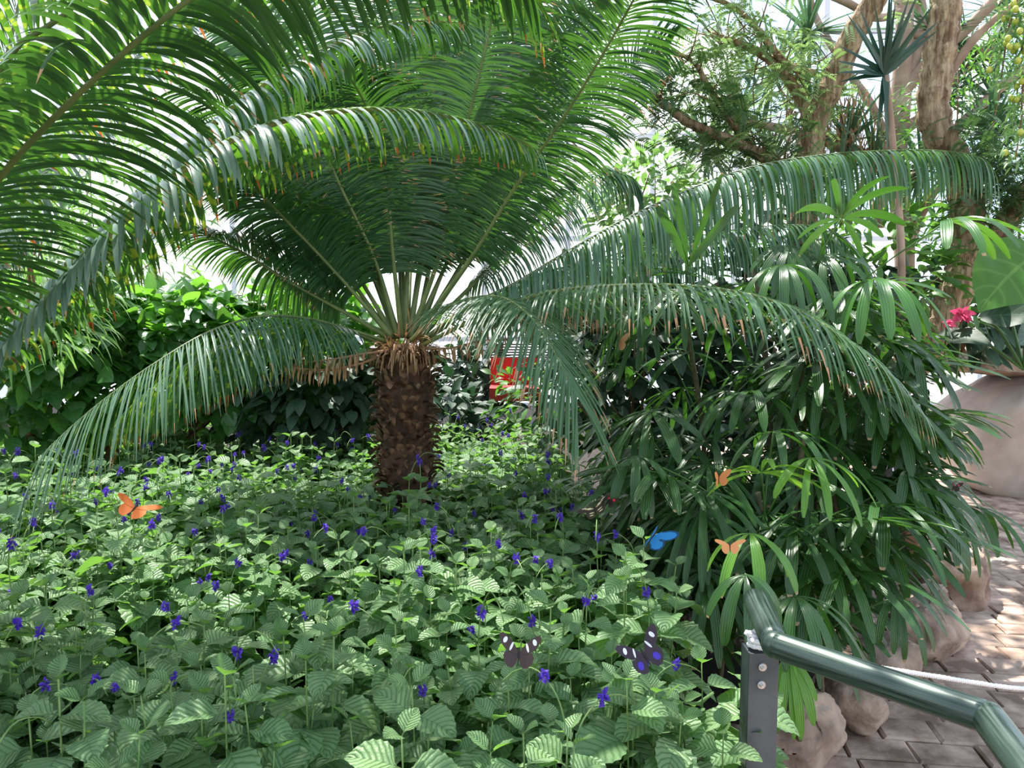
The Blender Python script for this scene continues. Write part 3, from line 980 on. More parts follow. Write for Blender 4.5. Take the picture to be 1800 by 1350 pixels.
def palm(bx, by, fans, label, mat='rhapis', h=None):
    """fans: list of (tip point, axis, n, length, width, spread, droop)"""
    top = max(f[0][2] for f in fans)
    root = empty('lady_palm', (bx, by, 0.16), label, 'palm', 'clump of lady palms beside the cycad')
    mcane = MB()
    hh = (h or max(0.4, top - 0.25))
    P = spline([np.array((bx, by, 0.14)), np.array((bx + R.uniform(-.04, .04), by + R.uniform(-.04, .04), hh * .6)), np.array((bx + R.uniform(-.07, .07), by, hh))], 14)
    mcane.tube(P, 0.011, 7, wob=0.15)
    mcane.build('cane', M['cane'], root)
    for f in fans:
        tip, axis, n, ln, wd, spr, dr = f[:7]
        mm = f[7] if len(f) > 7 else mat
        mf_ = MB()
        fan_leaf(mf_, tip, axis, (0, 0, 1) if abs(nz(axis)[2]) < 0.85 else (0.2, -1, 0.1), n, ln, wd, spr, dr)
        fo = mf_.build('leaf_fan', M[mm], root)
        if mm == 'rhapis_lit':
            fo['label'] = 'bright yellow-green leaf fan, coloured as sunlit'
        mp_ = MB()
        j = min(13, max(3, int(13 * min(1, (tip[2] - 0.35) / max(hh, .3)))))
        q = P[j]
        mid = (q + tip) / 2 + np.array((0, 0, 0.04))
        mp_.tube(spline([q, mid, tip], 8), 0.0032, 5)
        mp_.build('petiole', M['petiole'], fo)
    return root


def proj(p):
    v = np.asarray(p) - EYE
    dep = v[1] * CP - v[2] * SP
    return 900 + F * v[0] / dep, 675 - F * (v[1] * SP + v[2] * CP) / dep


def palm_ok(p):
    # the clump keeps clear of the kerb, of the path and of the arching cycad fronds
    x, y = proj(p)
    if y > 1120 or x > np.interp(y, [600, 850, 950, 1050, 1120], [1640, 1640, 1560, 1440, 1330]):
        return False
    return not (p[2] > 1.05 and p[1] < 3.0)


# random outward-facing fans over a rounded clump
palm_specs = [
    ('tall lady palm at the back of the clump under the long arching frond', 0.0, 0.35, 2.0),
    ('lady palm cane at the back left of the clump behind browned frond', -0.38, 0.3, 1.75),
    ('lady palm at the back right of the clump near the tree trunk', 0.42, 0.35, 1.9),
    ('lady palm in the dark heart of the clump', 0.05, 0.05, 1.75),
    ('lady palm on the left flank of the clump next to the porterweed', -0.52, 0.0, 1.25),
    ('lady palm on the right flank whose blades hang over the paving', 0.45, 0.15, 1.55),
    ('lady palm at the front left, behind the blue butterfly', -0.42, -0.38, 1.05),
    ('low lady palm in front, just behind the end of the handrail', 0.0, -0.58, 0.95),
    ('lady palm at the front right above the kerb rocks', 0.15, -0.35, 1.2),
    ('mid height lady palm facing the viewer above the orange butterflies', -0.08, -0.30, 1.35),
    ('lady palm leaning far right toward the pale boulder', 0.62, 0.5, 1.35),
    ('lady palm under the tip of the browned frond', 0.25, 0.1, 1.6),
]
for si, (lab, ox, oy, top) in enumerate(palm_specs):
    bx, by = PC[0] + ox * 0.8, PC[1] + oy * 0.8
    fans = []
    nf = 20
    out0 = math.atan2(oy - 0.15, ox) if (ox or oy) else -math.pi / 2
    for j in range(nf):
        z = 0.42 + (top - 0.42) * (j + R.uniform(0, 1)) / nf
        # face mostly outward and toward the viewer's side
        a = out0 + R.normal(0, 1.1)
        if R.rand() < 0.35:
            a = -math.pi / 2 + R.normal(0, 0.7)
        o = np.array((math.cos(a), math.sin(a), 0))
        rr = R.uniform(0.16, 0.34)
        c = np.array((bx, by, z)) + o * rr
        el = R.uniform(-0.6, 0.6)
        fans.append((c, o + np.array((0, 0, el)), R.randint(7, 12), R.uniform(0.30, 0.42), R.uniform(0.030, 0.044), R.uniform(1.4, 2.0), R.uniform(0.5, 1.5)))
    fans = [f for f in fans if palm_ok(f[0])]
    palm(bx, by, fans, lab, h=max(0.4, top - 0.2))

V3 = np.array
# fans placed where the photograph shows them
key = [
    # (px,py,Y, axis, n, len, width, spread, droop, mat)
    (1478, 385, 3.1, (0.1, -0.5, 0.7), 9, 0.27, 0.036, 2.0, 0.9, 'rhapis'),
    (1375, 468, 2.95, (0.0, -0.9, 0.15), 9, 0.36, 0.042, 1.5, 2.2, 'rhapis'),
    (1535, 492, 2.85, (0.1, -0.9, 0.15), 9, 0.38, 0.046, 1.5, 2.0, 'rhapis_mid'),
    (1660, 392, 2.9, (0.5, -0.5, 0.25), 7, 0.36, 0.040, 1.2, 1.5, 'rhapis_mid'),
    (1210, 470, 3.3, (0.0, -0.2, 1.0), 4, 0.42, 0.040, 0.55, 0.3, 'rhapis'),
    (1320, 690, 3.1, (-0.3, -0.9, 0.3), 10, 0.34, 0.036, 1.8, 1.6, 'rhapis'),
]
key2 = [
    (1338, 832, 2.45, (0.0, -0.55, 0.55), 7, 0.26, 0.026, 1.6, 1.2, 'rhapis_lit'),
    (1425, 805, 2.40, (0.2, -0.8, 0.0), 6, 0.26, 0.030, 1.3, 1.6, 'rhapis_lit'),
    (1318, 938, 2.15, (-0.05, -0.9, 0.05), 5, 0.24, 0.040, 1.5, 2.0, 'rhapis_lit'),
    (1120, 802, 2.75, (-0.2, -0.9, 0.1), 9, 0.27, 0.036, 1.7, 2.0, 'rhapis'),
    (1360, 760, 2.7, (0.1, -0.8, 0.4), 8, 0.30, 0.034, 1.5, 1.5, 'rhapis'),
]
key3 = [
    (1398, 1048, 2.05, (0.15, -0.8, 0.1), 8, 0.25, 0.034, 1.5, 1.8, 'rhapis'),
    (1572, 1050, 2.35, (0.1, -0.8, 0.0), 6, 0.22, 0.030, 1.1, 2.4, 'rhapis'),
    (1310, 1010, 2.0, (-0.1, -0.8, -0.2), 5, 0.22, 0.036, 1.2, 2.2, 'rhapis'),
    (1385, 1150, 1.95, (0.0, -0.5, -0.6), 6, 0.20, 0.026, 0.7, 1.5, 'rhapis_lit'),
    (1650, 880, 2.9, (0.5, -0.6, -0.1), 8, 0.34, 0.040, 1.2, 2.5, 'rhapis'),
    (1700, 890, 3.0, (0.8, -0.4, 0.1), 6, 0.36, 0.036, 0.9, 1.6, 'rhapis'),
]
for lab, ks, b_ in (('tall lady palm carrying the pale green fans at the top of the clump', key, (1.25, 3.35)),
                    ('lady palm with yellow-green fans coloured as sunlit in the middle of the clump', key2, (0.95, 2.85)),
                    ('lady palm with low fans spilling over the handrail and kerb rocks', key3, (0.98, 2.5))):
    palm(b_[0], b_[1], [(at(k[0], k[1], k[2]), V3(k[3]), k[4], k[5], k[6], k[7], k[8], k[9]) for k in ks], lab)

# ------------------------------------------------------------------ generic leafy shrubs
def shrub(name, label, cat, c, h, nl, ln, wd, mat, kind='ovate', group=None, droop=0.8, ns=6, m=3, stems=7, shell=0.55, up=0.2, serr=0, smat='twig', face=None):
    c = np.asarray(c, float)
    root = empty(name, (c[0], c[1], max(0.0, c[2] - h[2])), label, cat, group)
    d = nz(R.normal(size=(nl, 3)))
    if face is not None:
        d = nz(d + np.asarray(face) * R.uniform(0, 1.3, (nl, 1)))
    rr = shell + (1 - shell) * R.rand(nl) ** 0.6
    P = c + d * np.asarray(h) * rr[:, None] * (1 + 0.13 * np.sin(d[:, :1] * 9 + d[:, 2:] * 7))
    dd = d * V3((1, 1, 0.4)) + R.normal(0, 0.45, (nl, 3)) + V3((0, 0, up))
    nn = nz(V3((0, 0, 1.0)) + d * 0.7 + R.normal(0, 0.3, (nl, 3)))
    mb_ = MB()
    leaves(mb_, P, dd, nn, ln * R.uniform(0.6, 1.2, nl), wd * R.uniform(0.7, 1.15, nl), droop * R.uniform(.4, 1.5, nl), 0.2, kind, ns, m, serr=serr)
    mb_.build('foliage', M[mat], root)
    ms_ = MB()
    b0 = V3((c[0], c[1], max(0, c[2] - h[2])))
    for k in range(stems):
        e = c + nz(R.normal(size=3)) * np.asarray(h) * 0.75
        ms_.tube(spline([b0 + R.normal(0, .03, 3) * V3((1, 1, 0)), (b0 + e) / 2 + R.normal(0, .06, 3), e], 8), np.linspace(0.012, 0.004, 8), 5)
    ms_.build('stems', M[smat], root)
    return root


# broad-leaved vines banked along the back left
vg = 'broad-leaved vines banked along the back left'
for lab, px, py, Y, h, nl in (
    ('glossy vine mound at the left edge below the yellow frond stalks', 40, 640, 4.5, (0.55, 0.35, 0.46), 680),
    ('dark vine mound just right of the left edge', 190, 665, 4.8, (0.55, 0.35, 0.50), 720),
    ('vine mound whose sunlit top leaves glow against the white glazing', 330, 640, 5.0, (0.6, 0.4, 0.52), 800),
    ('vine mound behind the left drooping frond', 470, 645, 5.2, (0.55, 0.4, 0.50), 720),
    ('vine mound just left of the cycad trunk', 600, 650, 5.4, (0.5, 0.4, 0.46), 620)):
    shrub('vine', lab, 'plant', at(px, py, Y), h, nl, 0.16, 0.10, 'vine', group=vg, ns=9, m=5, droop=1.2, shell=0.55, face=(0, -0.6, 0.5))
# leggy sunlit shoot on the vine
root = empty('vine', at(215, 520, 4.6), 'tall sunlit vine shoot rising against the white glazing', 'plant', vg)
mb = MB()
st = spline([at(215, 560, 4.6), at(200, 510, 4.6), at(195, 470, 4.6), at(225, 440, 4.6), at(255, 425, 4.6)], 20)
B, D = [], []
for i, q in enumerate(st):
    for k in range(2):
        B.append(q)
        D.append(R.normal(0, .6, 3) + V3((0.6 if k else -0.6, -0.3, 0.3)))
leaves(mb, B, D, np.tile((0, -0.6, 0.9), (len(B), 1)), R.uniform(0.11, 0.17, len(B)), 0.10, 0.7, 0.15, 'ovate', 9, 5)
mb.build('foliage', M['vine'], root)
mb = MB()
mb.tube(st, 0.004, 5)
mb.build('stem', M['weed_stem'], root)
# narrow-leaved plants at the left edge
shrub('narrow_leaf_shrub', 'narrow-leaved pale shrub at the left edge behind the yellow stalks', 'shrub', at(30, 500, 3.4), (0.42, 0.3, 0.34), 420, 0.17, 0.016, 'pale', 'lance', droop=1.2)
shrub('narrow_leaf_shrub', 'pale weeping tree crown far behind the near fronds at left', 'tree', at(170, 370, 8.0), (1.1, 0.8, 1.0), 900, 0.30, 0.03, 'pale', 'lance', droop=1.5)
shrub('bushy_tree', 'bushy green tree at the far left behind the hanging leaflets', 'tree', at(20, 420, 7.0), (0.9, 0.7, 0.9), 900, 0.16, 0.06, 'shrub', 'ovate')
# bushes behind the palms
shrub('bush', 'light green bush behind the gap right of the cycad fan', 'shrub', at(1140, 360, 6.5), (0.5, 0.4, 0.5), 700, 0.13, 0.06, 'pale')
shrub('bush', 'dark bush in the background right of the tree trunk', 'shrub', at(1730, 260, 6.6), (0.75, 0.5, 1.0), 1600, 0.12, 0.022, 'shrub', 'lance', droop=1.5)
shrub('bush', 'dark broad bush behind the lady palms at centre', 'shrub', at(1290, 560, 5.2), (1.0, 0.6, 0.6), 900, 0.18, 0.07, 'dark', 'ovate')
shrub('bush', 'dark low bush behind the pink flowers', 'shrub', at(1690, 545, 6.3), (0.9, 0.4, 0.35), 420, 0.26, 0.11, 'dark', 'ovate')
shrub('bush', 'green bush behind the lady palms under the ridged trunks', 'shrub', at(1520, 470, 5.8), (1.0, 0.5, 0.55), 900, 0.18, 0.05, 'shrub', 'lance')
shrub('bush', 'small bush behind the porterweed right of the cycad trunk', 'shrub', at(1010, 700, 5.6), (0.6, 0.4, 0.35), 600, 0.10, 0.05, 'shrub', 'ovate')

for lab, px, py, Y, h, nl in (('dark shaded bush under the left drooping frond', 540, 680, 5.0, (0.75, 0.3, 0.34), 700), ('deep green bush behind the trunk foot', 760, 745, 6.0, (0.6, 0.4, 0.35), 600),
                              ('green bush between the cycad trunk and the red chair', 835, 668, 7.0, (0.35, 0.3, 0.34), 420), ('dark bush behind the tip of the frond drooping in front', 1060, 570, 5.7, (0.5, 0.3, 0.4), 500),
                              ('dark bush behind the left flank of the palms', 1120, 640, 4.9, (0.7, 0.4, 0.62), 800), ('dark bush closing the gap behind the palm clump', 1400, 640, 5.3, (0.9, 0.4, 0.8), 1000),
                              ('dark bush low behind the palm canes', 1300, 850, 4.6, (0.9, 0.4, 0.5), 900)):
    shrub('bush', lab, 'shrub', at(px, py, Y), h, nl, 0.17, 0.08, 'dark', 'ovate', shell=0.3)  # dark leaf colour stands in for deep shade under frond and palms

# unseen tree added at the left so its crown shades bed and palms
root = empty('added_shade_tree', (-3.3, 2.6, 0), 'unseen broad-leaved tree added outside the left edge, its crown shading the bed', 'tree')
mb = MB()
TP = spline([(-3.3, 2.6, 0), (-3.2, 2.6, 1.8), (-2.9, 2.8, 3.2), (-2.0, 3.1, 4.1)], 16)
mb.tube(TP, np.linspace(.12, .06, 16), 12, wob=.05)
mb.build('trunk', M['bark_s'], root)
mb = MB()
for e in ((0.5, 3.0, 4.5), (2.2, 3.6, 4.6), (1.5, 5.2, 4.7), (-0.8, 3.9, 4.4)):
    mb.tube(spline([TP[-1], (TP[-1] + V3(e)) / 2 + V3((0, 0, .15)), V3(e)], 10), np.linspace(.05, .015, 10), 7)
mb.build('branch', M['bark_s'], root)
mb = MB()
nb = 850
B = np.stack([R.uniform(-2.8, 1.6, nb), R.uniform(2.2, 3.7, nb), R.uniform(4.1, 4.7, nb)], 1)
nb2 = 900
B = np.concatenate([B, np.stack([R.uniform(0.2, 2.6, nb2), R.uniform(4.2, 6.2, nb2), R.uniform(4.3, 4.9, nb2)], 1)])
hole = np.sin(B[:, 0] * 5.1 + 1) * np.sin(B[:, 1] * 4.3) > 0.62  # gaps shaped to let patches of sun through the added crown
B = B[~hole]
leaves(mb, B, R.normal(0, 1, (len(B), 3)) * V3((1, 1, .3)), np.tile((0, 0, 1.0), (len(B), 1)) + R.normal(0, .3, (len(B), 3)), R.uniform(.10, .17, len(B)), 0.075, 0.8, 0.2, 'ovate', 6, 3)
mb.build('foliage', M['shrub'], root)

# ------------------------------------------------------------------ big-leaf plant, pink flowers
root = empty('elephant_ear', at(1800, 640, 4.6), 'elephant ear with a huge glossy green leaf at the right edge', 'plant')
for (px, py, Y, d, ln, wd, mm, lab) in ((1830, 440, 4.6, (-0.75, -0.3, -0.35), 0.62, 0.45, 'ear', 'huge yellow-green leaf'), (1720, 560, 4.8, (0.6, -0.4, 0.2), 0.38, 0.20, 'dark', None), (1830, 590, 4.6, (-0.6, -0.5, 0.1), 0.38, 0.18, 'dark', None), (1770, 530, 5.0, (-0.5, -0.6, 0.2), 0.4, 0.22, 'dark', None), (1640, 590, 5.0, (0.4, -0.8, 0.1), 0.4, 0.2, 'dark', None)):
    mb = MB()
    leaves(mb, [at(px, py, Y)], [d], [(0.1, -0.8, 0.6)], ln, wd, 0.5, 0.15, 'lance', 20, 9, wave=0.08)
    o = mb.build('leaf', M[mm], root)
    if lab:
        o['label'] = lab
    mb = MB()
    mb.tube(spline([at(1800, 650, 4.7), (at(1800, 650, 4.7) + at(px, py, Y)) / 2 + V3((0, .05, .1)), at(px, py, Y)], 8), 0.010, 6)
    mb.build('stalk', M['petiole'], o)
for lab, px, py, s in (('magenta flower among dark leaves above the stone slab', 1690, 552, 0.085), ('small coral flower left of the magenta one', 1664, 568, 0.05)):
    c = at(px, py, 4.9)
    root = empty('bromeliad_flower', c, lab, 'flower')
    mb = MB()
    nb = 18
    d = nz(R.normal(size=(nb, 3)) + V3((0.3, -0.6, -0.3)))
    leaves(mb, np.tile(c, (nb, 1)), d, nz(R.normal(size=(nb, 3))), s * R.uniform(.6, 1.3, nb), s * 0.5, 0.6, 0.2, 'lance', 5, 3)
    mb.build('petals', M['pink'], root)
    mb = MB()
    mb.tube([c + V3((0, .02, -.45)), c + V3((0.01, .02, -.2)), c], 0.006, 6)
    mb.build('stem', M['petiole'], root)

# ------------------------------------------------------------------ trees top right
def branchy(root, name, ctrl, r0, r1, mat, sides=12, n=30, wob=0.06, label=None):
    mb_ = MB()
    if mat == 'bark':
        sides, n, wob = 26, n * 3, 0.075
    P = spline([at(*c) for c in ctrl], n)
    mb_.tube(P, np.linspace(r0, r1, n) * (1 + 0.06 * np.sin(np.arange(n) * 1.1)), sides, wob=wob)
    o = mb_.build(name, M[mat], root)
    if label:
        o['label'] = label
    return P


def feather(P, n, spread, size, mat, root, droop=0.4, name='foliage'):
    """sprays of tiny paired leaflets scattered round a branch"""
    P = np.asarray(P)
    idx = R.randint(0, len(P), n)
    c = P[idx] + R.normal(0, 1, (n, 3)) * spread
    d = nz(R.normal(size=(n, 3)) * V3((1, 1, 0.5)))
    S = nz(np.cross(d, V3((0, 0, 1.0)) + R.normal(0, .4, (n, 3))))
    B, D, Nn = [], [], []
    k = 9
    for j in range(k):
        q = c + d * (size * (j / k)) - V3((0, 0, 1)) * size * 0.35 * (j / k) ** 2
        for sg in (-1, 1):
            B.append(q)
            D.append(S * sg + d * 0.5)
            Nn.append(np.cross(S, d))
    B, D, Nn = np.concatenate(B), np.concatenate(D), np.concatenate(Nn)
    mb_ = MB()
    leaves(mb_, B, D, Nn, size * 0.34, size * 0.11, droop, 0.0, 'lance', 2, 2, rnd=np.tile(R.rand(n), 2 * k))
    return mb_.build(name, M[mat], root)


ta = empty('feathery_tree', at(1420, 600, 6.0) * V3((1, 1, 0)), 'leaning tree with ridged bark, mossy fork and feathery leaves', 'tree')
Pa = branchy(ta, 'trunk', [(1405, 520, 6.0), (1412, 380, 6.0), (1425, 255, 6.0), (1440, 195, 6.0), (1472, 130, 5.95), (1500, 60, 5.9), (1545, -10, 5.85), (1590, -80, 5.8)], 0.11, 0.075, 'bark')
Pb = branchy(ta, 'branch', [(1428, 220, 6.0), (1405, 170, 6.0), (1370, 120, 5.95), (1320, 85, 5.9), (1250, 60, 5.8)], 0.05, 0.02, 'bark')
Pc = branchy(ta, 'branch', [(1415, 330, 6.0), (1370, 290, 5.9), (1290, 250, 5.8), (1210, 215, 5.7), (1150, 170, 5.6), (1090, 150, 5.5)], 0.055, 0.02, 'bark')
Pd = branchy(ta, 'branch', [(1330, 275, 5.9), (1290, 220, 5.85), (1250, 160, 5.8), (1220, 110, 5.7), (1180, 90, 5.6)], 0.035, 0.012, 'bark')
Pe = branchy(ta, 'branch', [(1430, 130, 6.0), (1380, 110, 5.9), (1300, 20, 5.8), (1200, -20, 5.7)], 0.03, 0.012, 'bark')
for P, nn_, sprd, mt_ in ((Pb, 170, 0.15, 'fern'), (Pc, 420, 0.17, 'fern_d'), (Pd, 300, 0.17, 'fern'), (Pe, 150, 0.20, 'fern'), (Pa[8:], 60, 0.16, 'fern')):
    feather(P, nn_, sprd, 0.13, mt_, ta)
mb = MB()
for P in (Pb, Pc, Pd, Pe):
    for k in range(26):
        q = P[R.randint(len(P))]
        e = q + R.normal(0, .18, 3)
        mb.tube(spline([q, (q + e) / 2 + R.normal(0, .03, 3), e], 6), np.linspace(0.007, 0.003, 6), 4)
tag(mb.build('twigs', M['twig'], ta), kind='stuff')

tb = empty('ridged_tree', at(1690, 640, 5.6) * V3((1, 1, 0)), 'thick ridged-bark tree trunk rising at the upper right', 'tree')
branchy(tb, 'trunk', [(1560, 700, 5.7), (1640, 590, 5.65), (1690, 490, 5.6), (1700, 400, 5.6), (1690, 310, 5.6), (1655, 245, 5.6), (1640, 190, 5.6), (1650, 110, 5.6), (1662, 20, 5.6), (1670, -80, 5.6)], 0.12, 0.10, 'bark', n=44)
branchy(tb, 'branch', [(1695, 480, 5.6), (1740, 430, 5.5), (1780, 375, 5.4), (1830, 310, 5.3), (1900, 240, 5.2)], 0.075, 0.07, 'bark')
Pf = branchy(tb, 'branch', [(1668, 130, 5.6), (1720, 60, 5.5), (1790, 0, 5.4)], 0.035, 0.02, 'bark_s')
P = spline([at(1700, 260, 5.4), at(1760, 300, 5.4), at(1780, 360, 5.3)], 12)
feather(P, 420, 0.16, 0.12, 'fern_d', tb)

# dragon tree: tan smooth limbs and sword-leaf rosettes
tc_ = empty('dragon_tree', at(1580, 600, 7.5) * V3((1, 1, 0)), 'many-limbed tan dragon tree with tufts of sword leaves behind the ridged trunks', 'tree')
limbs = [
    ([(1590, 640, 7.5), (1590, 450, 7.5), (1578, 280, 7.5), (1585, 150, 7.5), (1590, 30, 7.5), (1580, -60, 7.5)], 0.10, 0.08),
    ([(1585, 230, 7.5), (1640, 190, 7.6), (1700, 120, 7.7), (1790, 40, 7.8)], 0.055, 0.04),
    ([(1560, 290, 7.5), (1500, 270, 7.4), (1430, 240, 7.3), (1340, 220, 7.2), (1280, 210, 7.2)], 0.055, 0.035),
    ([(1580, 170, 7.5), (1640, 100, 7.4), (1700, 50, 7.4), (1760, -10, 7.3), (1830, -60, 7.3)], 0.06, 0.05),
    ([(1590, 330, 7.5), (1660, 250, 7.5), (1740, 170, 7.5), (1800, 120, 7.5), (1860, 80, 7.5)], 0.06, 0.04),
    ([(1600, 60, 7.5), (1680, 60, 7.6), (1720, 90, 7.6), (1750, 110, 7.6)], 0.045, 0.03),
    ([(1570, 300, 7.5), (1540, 200, 7.6), (1480, 110, 7.7), (1430, 20, 7.8), (1420, -60, 7.8)], 0.045, 0.03),
    ([(1530, 260, 7.4), (1555, 300, 7.3), (1545, 400, 7.3)], 0.05, 0.05),
    ([(1600, 420, 7.5), (1640, 340, 7.3), (1680, 300, 7.2), (1760, 260, 7.1)], 0.045, 0.03),
    ([(1590, 20, 7.5), (1540, 30, 7.3), (1480, 0, 7.2), (1400, -30, 7.2)], 0.045, 0.03),
    ([(1595, 140, 7.5), (1620, 40, 7.6), (1600, -60, 7.7)], 0.06, 0.05),
]
for pts_, r0, r1 in limbs:
    branchy(tc_, 'branch' if r0 < 0.1 else 'trunk', pts_, r0, r1, 'bark_s', n=20, sides=10, wob=0.03)


def rosette(root, c, n, ln, wd, mat, up=0.5, droop=0.35, name='leaf_tuft'):
    d = nz(R.normal(size=(n, 3)) + V3((0, 0, up)))
    mb_ = MB()
    leaves(mb_, np.tile(c, (n, 1)) + d * 0.02, d, nz(V3((0, 0, 1)) + R.normal(0, .2, (n, 3))), ln * R.uniform(.75, 1.1, n), wd, droop, 0.3, 'sword', 7, 3)
    return mb_.build(name, M[mat], root)


for px, py, Y in ((1300, 200, 7.2), (1420, 60, 7.6), (1430, 190, 7.3), (1490, 250, 7.4), (1640, 60, 7.6), (1700, 110, 7.7), (1740, 240, 7.1), (1540, 300, 7.4), (1770, 30, 7.6), (1360, 130, 7.4), (1240, 260, 7.4), (1620, 300, 7.3), (1470, 330, 7.2), (1720, 330, 7.2), (1350, 300, 7.3), (1660, 180, 7.8), (1750, 180, 7.7)):
    rosette(tc_, at(px, py, Y), 60, 0.66, 0.040, 'sword')
# hanging dry leaves
mb = MB()
nb = 260
B = np.array([at(R.uniform(1380, 1560), R.uniform(150, 290), 7.3) for _ in range(nb)])
leaves(mb, B, R.normal(0, .3, (nb, 3)) + V3((0, 0, -1)), R.normal(size=(nb, 3)), R.uniform(.25, .5, nb), 0.018, 0.8, 0.2, 'sword', 5, 2)
tag(mb.build('dry_leaves', M['tan'], tc_), 'tan dead leaves hanging under the tufts', kind='stuff')

# the dark rosette in front
c = at(1556, 130, 4.9)
td = empty('yucca', (c[0], c[1], 0), 'dark green sword-leaved rosette hanging before the smooth tan limbs', 'plant')
mb = MB()
dl = [(-0.35, 1.0, .42), (-0.15, 1.1, .5), (0.05, 1.2, .5), (0.2, 1.0, .45), (0.45, 0.9, .45), (-0.6, 0.7, .40), (-0.9, 0.5, .36), (-0.7, 1.0, .45), (0.6, 0.6, .36), (0.8, 0.9, .45), (-0.25, 0.8, .3), (-1, 0.25, .35), (0.3, 1.1, .5), (-0.05, 0.9, .4), (-0.5, 1.1, .42)]
dl = dl + [(-1.0, 0.02, .36), (-0.9, -0.1, .30), (0.0, -1, .30), (0.12, -1, .52), (-0.08, -0.9, .35)]
leaves(mb, np.tile(c, (len(dl), 1)), [(a, R.uniform(-.4, .1), b) for a, b, _ in dl], np.tile((0, -1, .3), (len(dl), 1)), [q[2] for q in dl], 0.042, 0.15, 0.2, 'sword', 9, 3)
mb.build('sword_leaves', M['sword_d'], td)
mb = MB()
mb.tube(spline([at(1585, 700, 5.0) * V3((1, 1, 0)), at(1585, 500, 5.0), at(1572, 280, 4.95), at(1558, 132, 4.9)], 24), np.linspace(0.035, 0.018, 24), 8)
mb.build('stem', M['bark_s'], td)

# fruiting podocarp at the top right edge
tp = empty('fruit_tree', (at(1850, 600, 3.6)[0], 3.6, 0), 'light green tree hanging with yellow-green fruit at the top right edge', 'tree')
mb = MB()
mb.tube(spline([(tp.location[0] + 0.1, 3.6, 0), (tp.location[0] + 0.15, 3.6, 1.5), at(1870, 0, 3.6), at(1880, -200, 3.6)], 20), 0.05, 10)
mb.build('trunk', M['bark_s'], tp)
for q in ([(1870, -60, 3.6), (1800, -20, 3.55), (1775, 40, 3.5), (1765, 100, 3.5), (1760, 140, 3.5)], [(1880, 0, 3.6), (1830, 60, 3.55), (1800, 140, 3.5), (1795, 210, 3.5), (1785, 280, 3.5)], [(1880, -100, 3.6), (1840, -20, 3.5), (1810, 40, 3.45), (1795, 90, 3.45)]):
    P = spline([at(*x) for x in q], 24)
    mb = MB()
    mb.tube(P, np.linspace(.008, .003, 24), 5)
    br = mb.build('branch', M['twig'], tp)
    nb = 330
    i = R.randint(4, 24, nb)
    c = P[i] + R.normal(0, .035, (nb, 3))
    mb = MB()
    leaves(mb, c, R.normal(0, .8, (nb, 3)) + V3((0, 0, -.1)), R.normal(0, .4, (nb, 3)) + V3((0, -.3, 1)), R.uniform(.04, .07, nb), 0.010, 0.8, 0.2, 'lance', 4, 3)
    mb.build('leaves', M['pale'], br)
    for k in range(17):
        fm = MB()
        fc = P[R.randint(5, 24)] + R.normal(0, .04, 3) + V3((0, -0.02, 0))
        fm.ball(fc, 0.0135, 8, 6, sq=(1, 1, 1.15))
        fm.build('fruit', M['fruit'], br)

# ------------------------------------------------------------------ red seat glimpsed behind the bed
c = at(905, 700, 6.2)
bx, by = c[0], 6.2
seat = empty('garden_chair', (bx, by, 0), 'red garden chair with black slatted frame seen beyond the cycad trunk', 'chair')
z0 = at(905, 668, 6.2)[2]
mb = MB()
mb.box((bx, by, z0 - 0.10), (0.20, 0.20, 0.05))
mb.build('seat', M['red'], seat, smooth=False)
mb = MB()
mb.box((bx, by + 0.19, z0 + 0.06), (0.20, 0.025, 0.11))
mb.build('backrest', M['red'], seat, smooth=False)
mb = MB()
for k in range(6):
    mb.box((bx + 0.02, by + 0.22, z0 + 0.17 + k * 0.022), (0.26, 0.008, 0.006))
mb.box((bx - 0.22, by + 0.22, z0 + 0.1), (0.01, 0.01, 0.2))
mb.box((bx + 0.24, by + 0.22, z0 + 0.1), (0.01, 0.01, 0.2))
mb.build('back_slats', M['black'], seat, smooth=False)
for sx in (-.19, .19):
    for sy in (-.18, .18):
        mb = MB()
        mb.tube([(bx + sx, by + sy, 0), (bx + sx, by + sy, z0 - .12)], 0.014, 8)
        mb.build('leg', M['black'], seat)

# ------------------------------------------------------------------ handrail, post, rope
RZ = 0.985
pts_ = [gp(1327, 1054, RZ), gp(1343, 1095, RZ), gp(1362, 1133, RZ), gp(1500, 1180, RZ), gp(1640, 1228, RZ), gp(1737, 1262, RZ), gp(1830, 1385, RZ), gp(1960, 1560, RZ)]
rail = empty('handrail', (pts_[2][0], pts_[2][1], 0), 'green polished tubular handrail on a grey steel post', 'railing')
seg = lambda a, b, n: [a + (b - a) * t for t in np.linspace(0, 1, n)]
mb = MB()
mb.tube(seg(pts_[0], pts_[2], 8), 0.025, 28)
mb.build('rail_end', M['rail'], rail)
mb = MB()
mb.tube(seg(pts_[2], pts_[5], 24), 0.0252, 28)
mb.build('rail_run', M['rail'], rail)
mb = MB()
mb.tube(seg(pts_[5], pts_[7], 24), 0.0255, 28)
mb.build('rail_run', M['rail'], rail)
for q, name in ((pts_[2], 'elbow'), (pts_[5], 'elbow')):
    mb = MB()
    mb.ball(q, 0.0256, 24, 14)
    mb.build(name, M['rail'], rail)
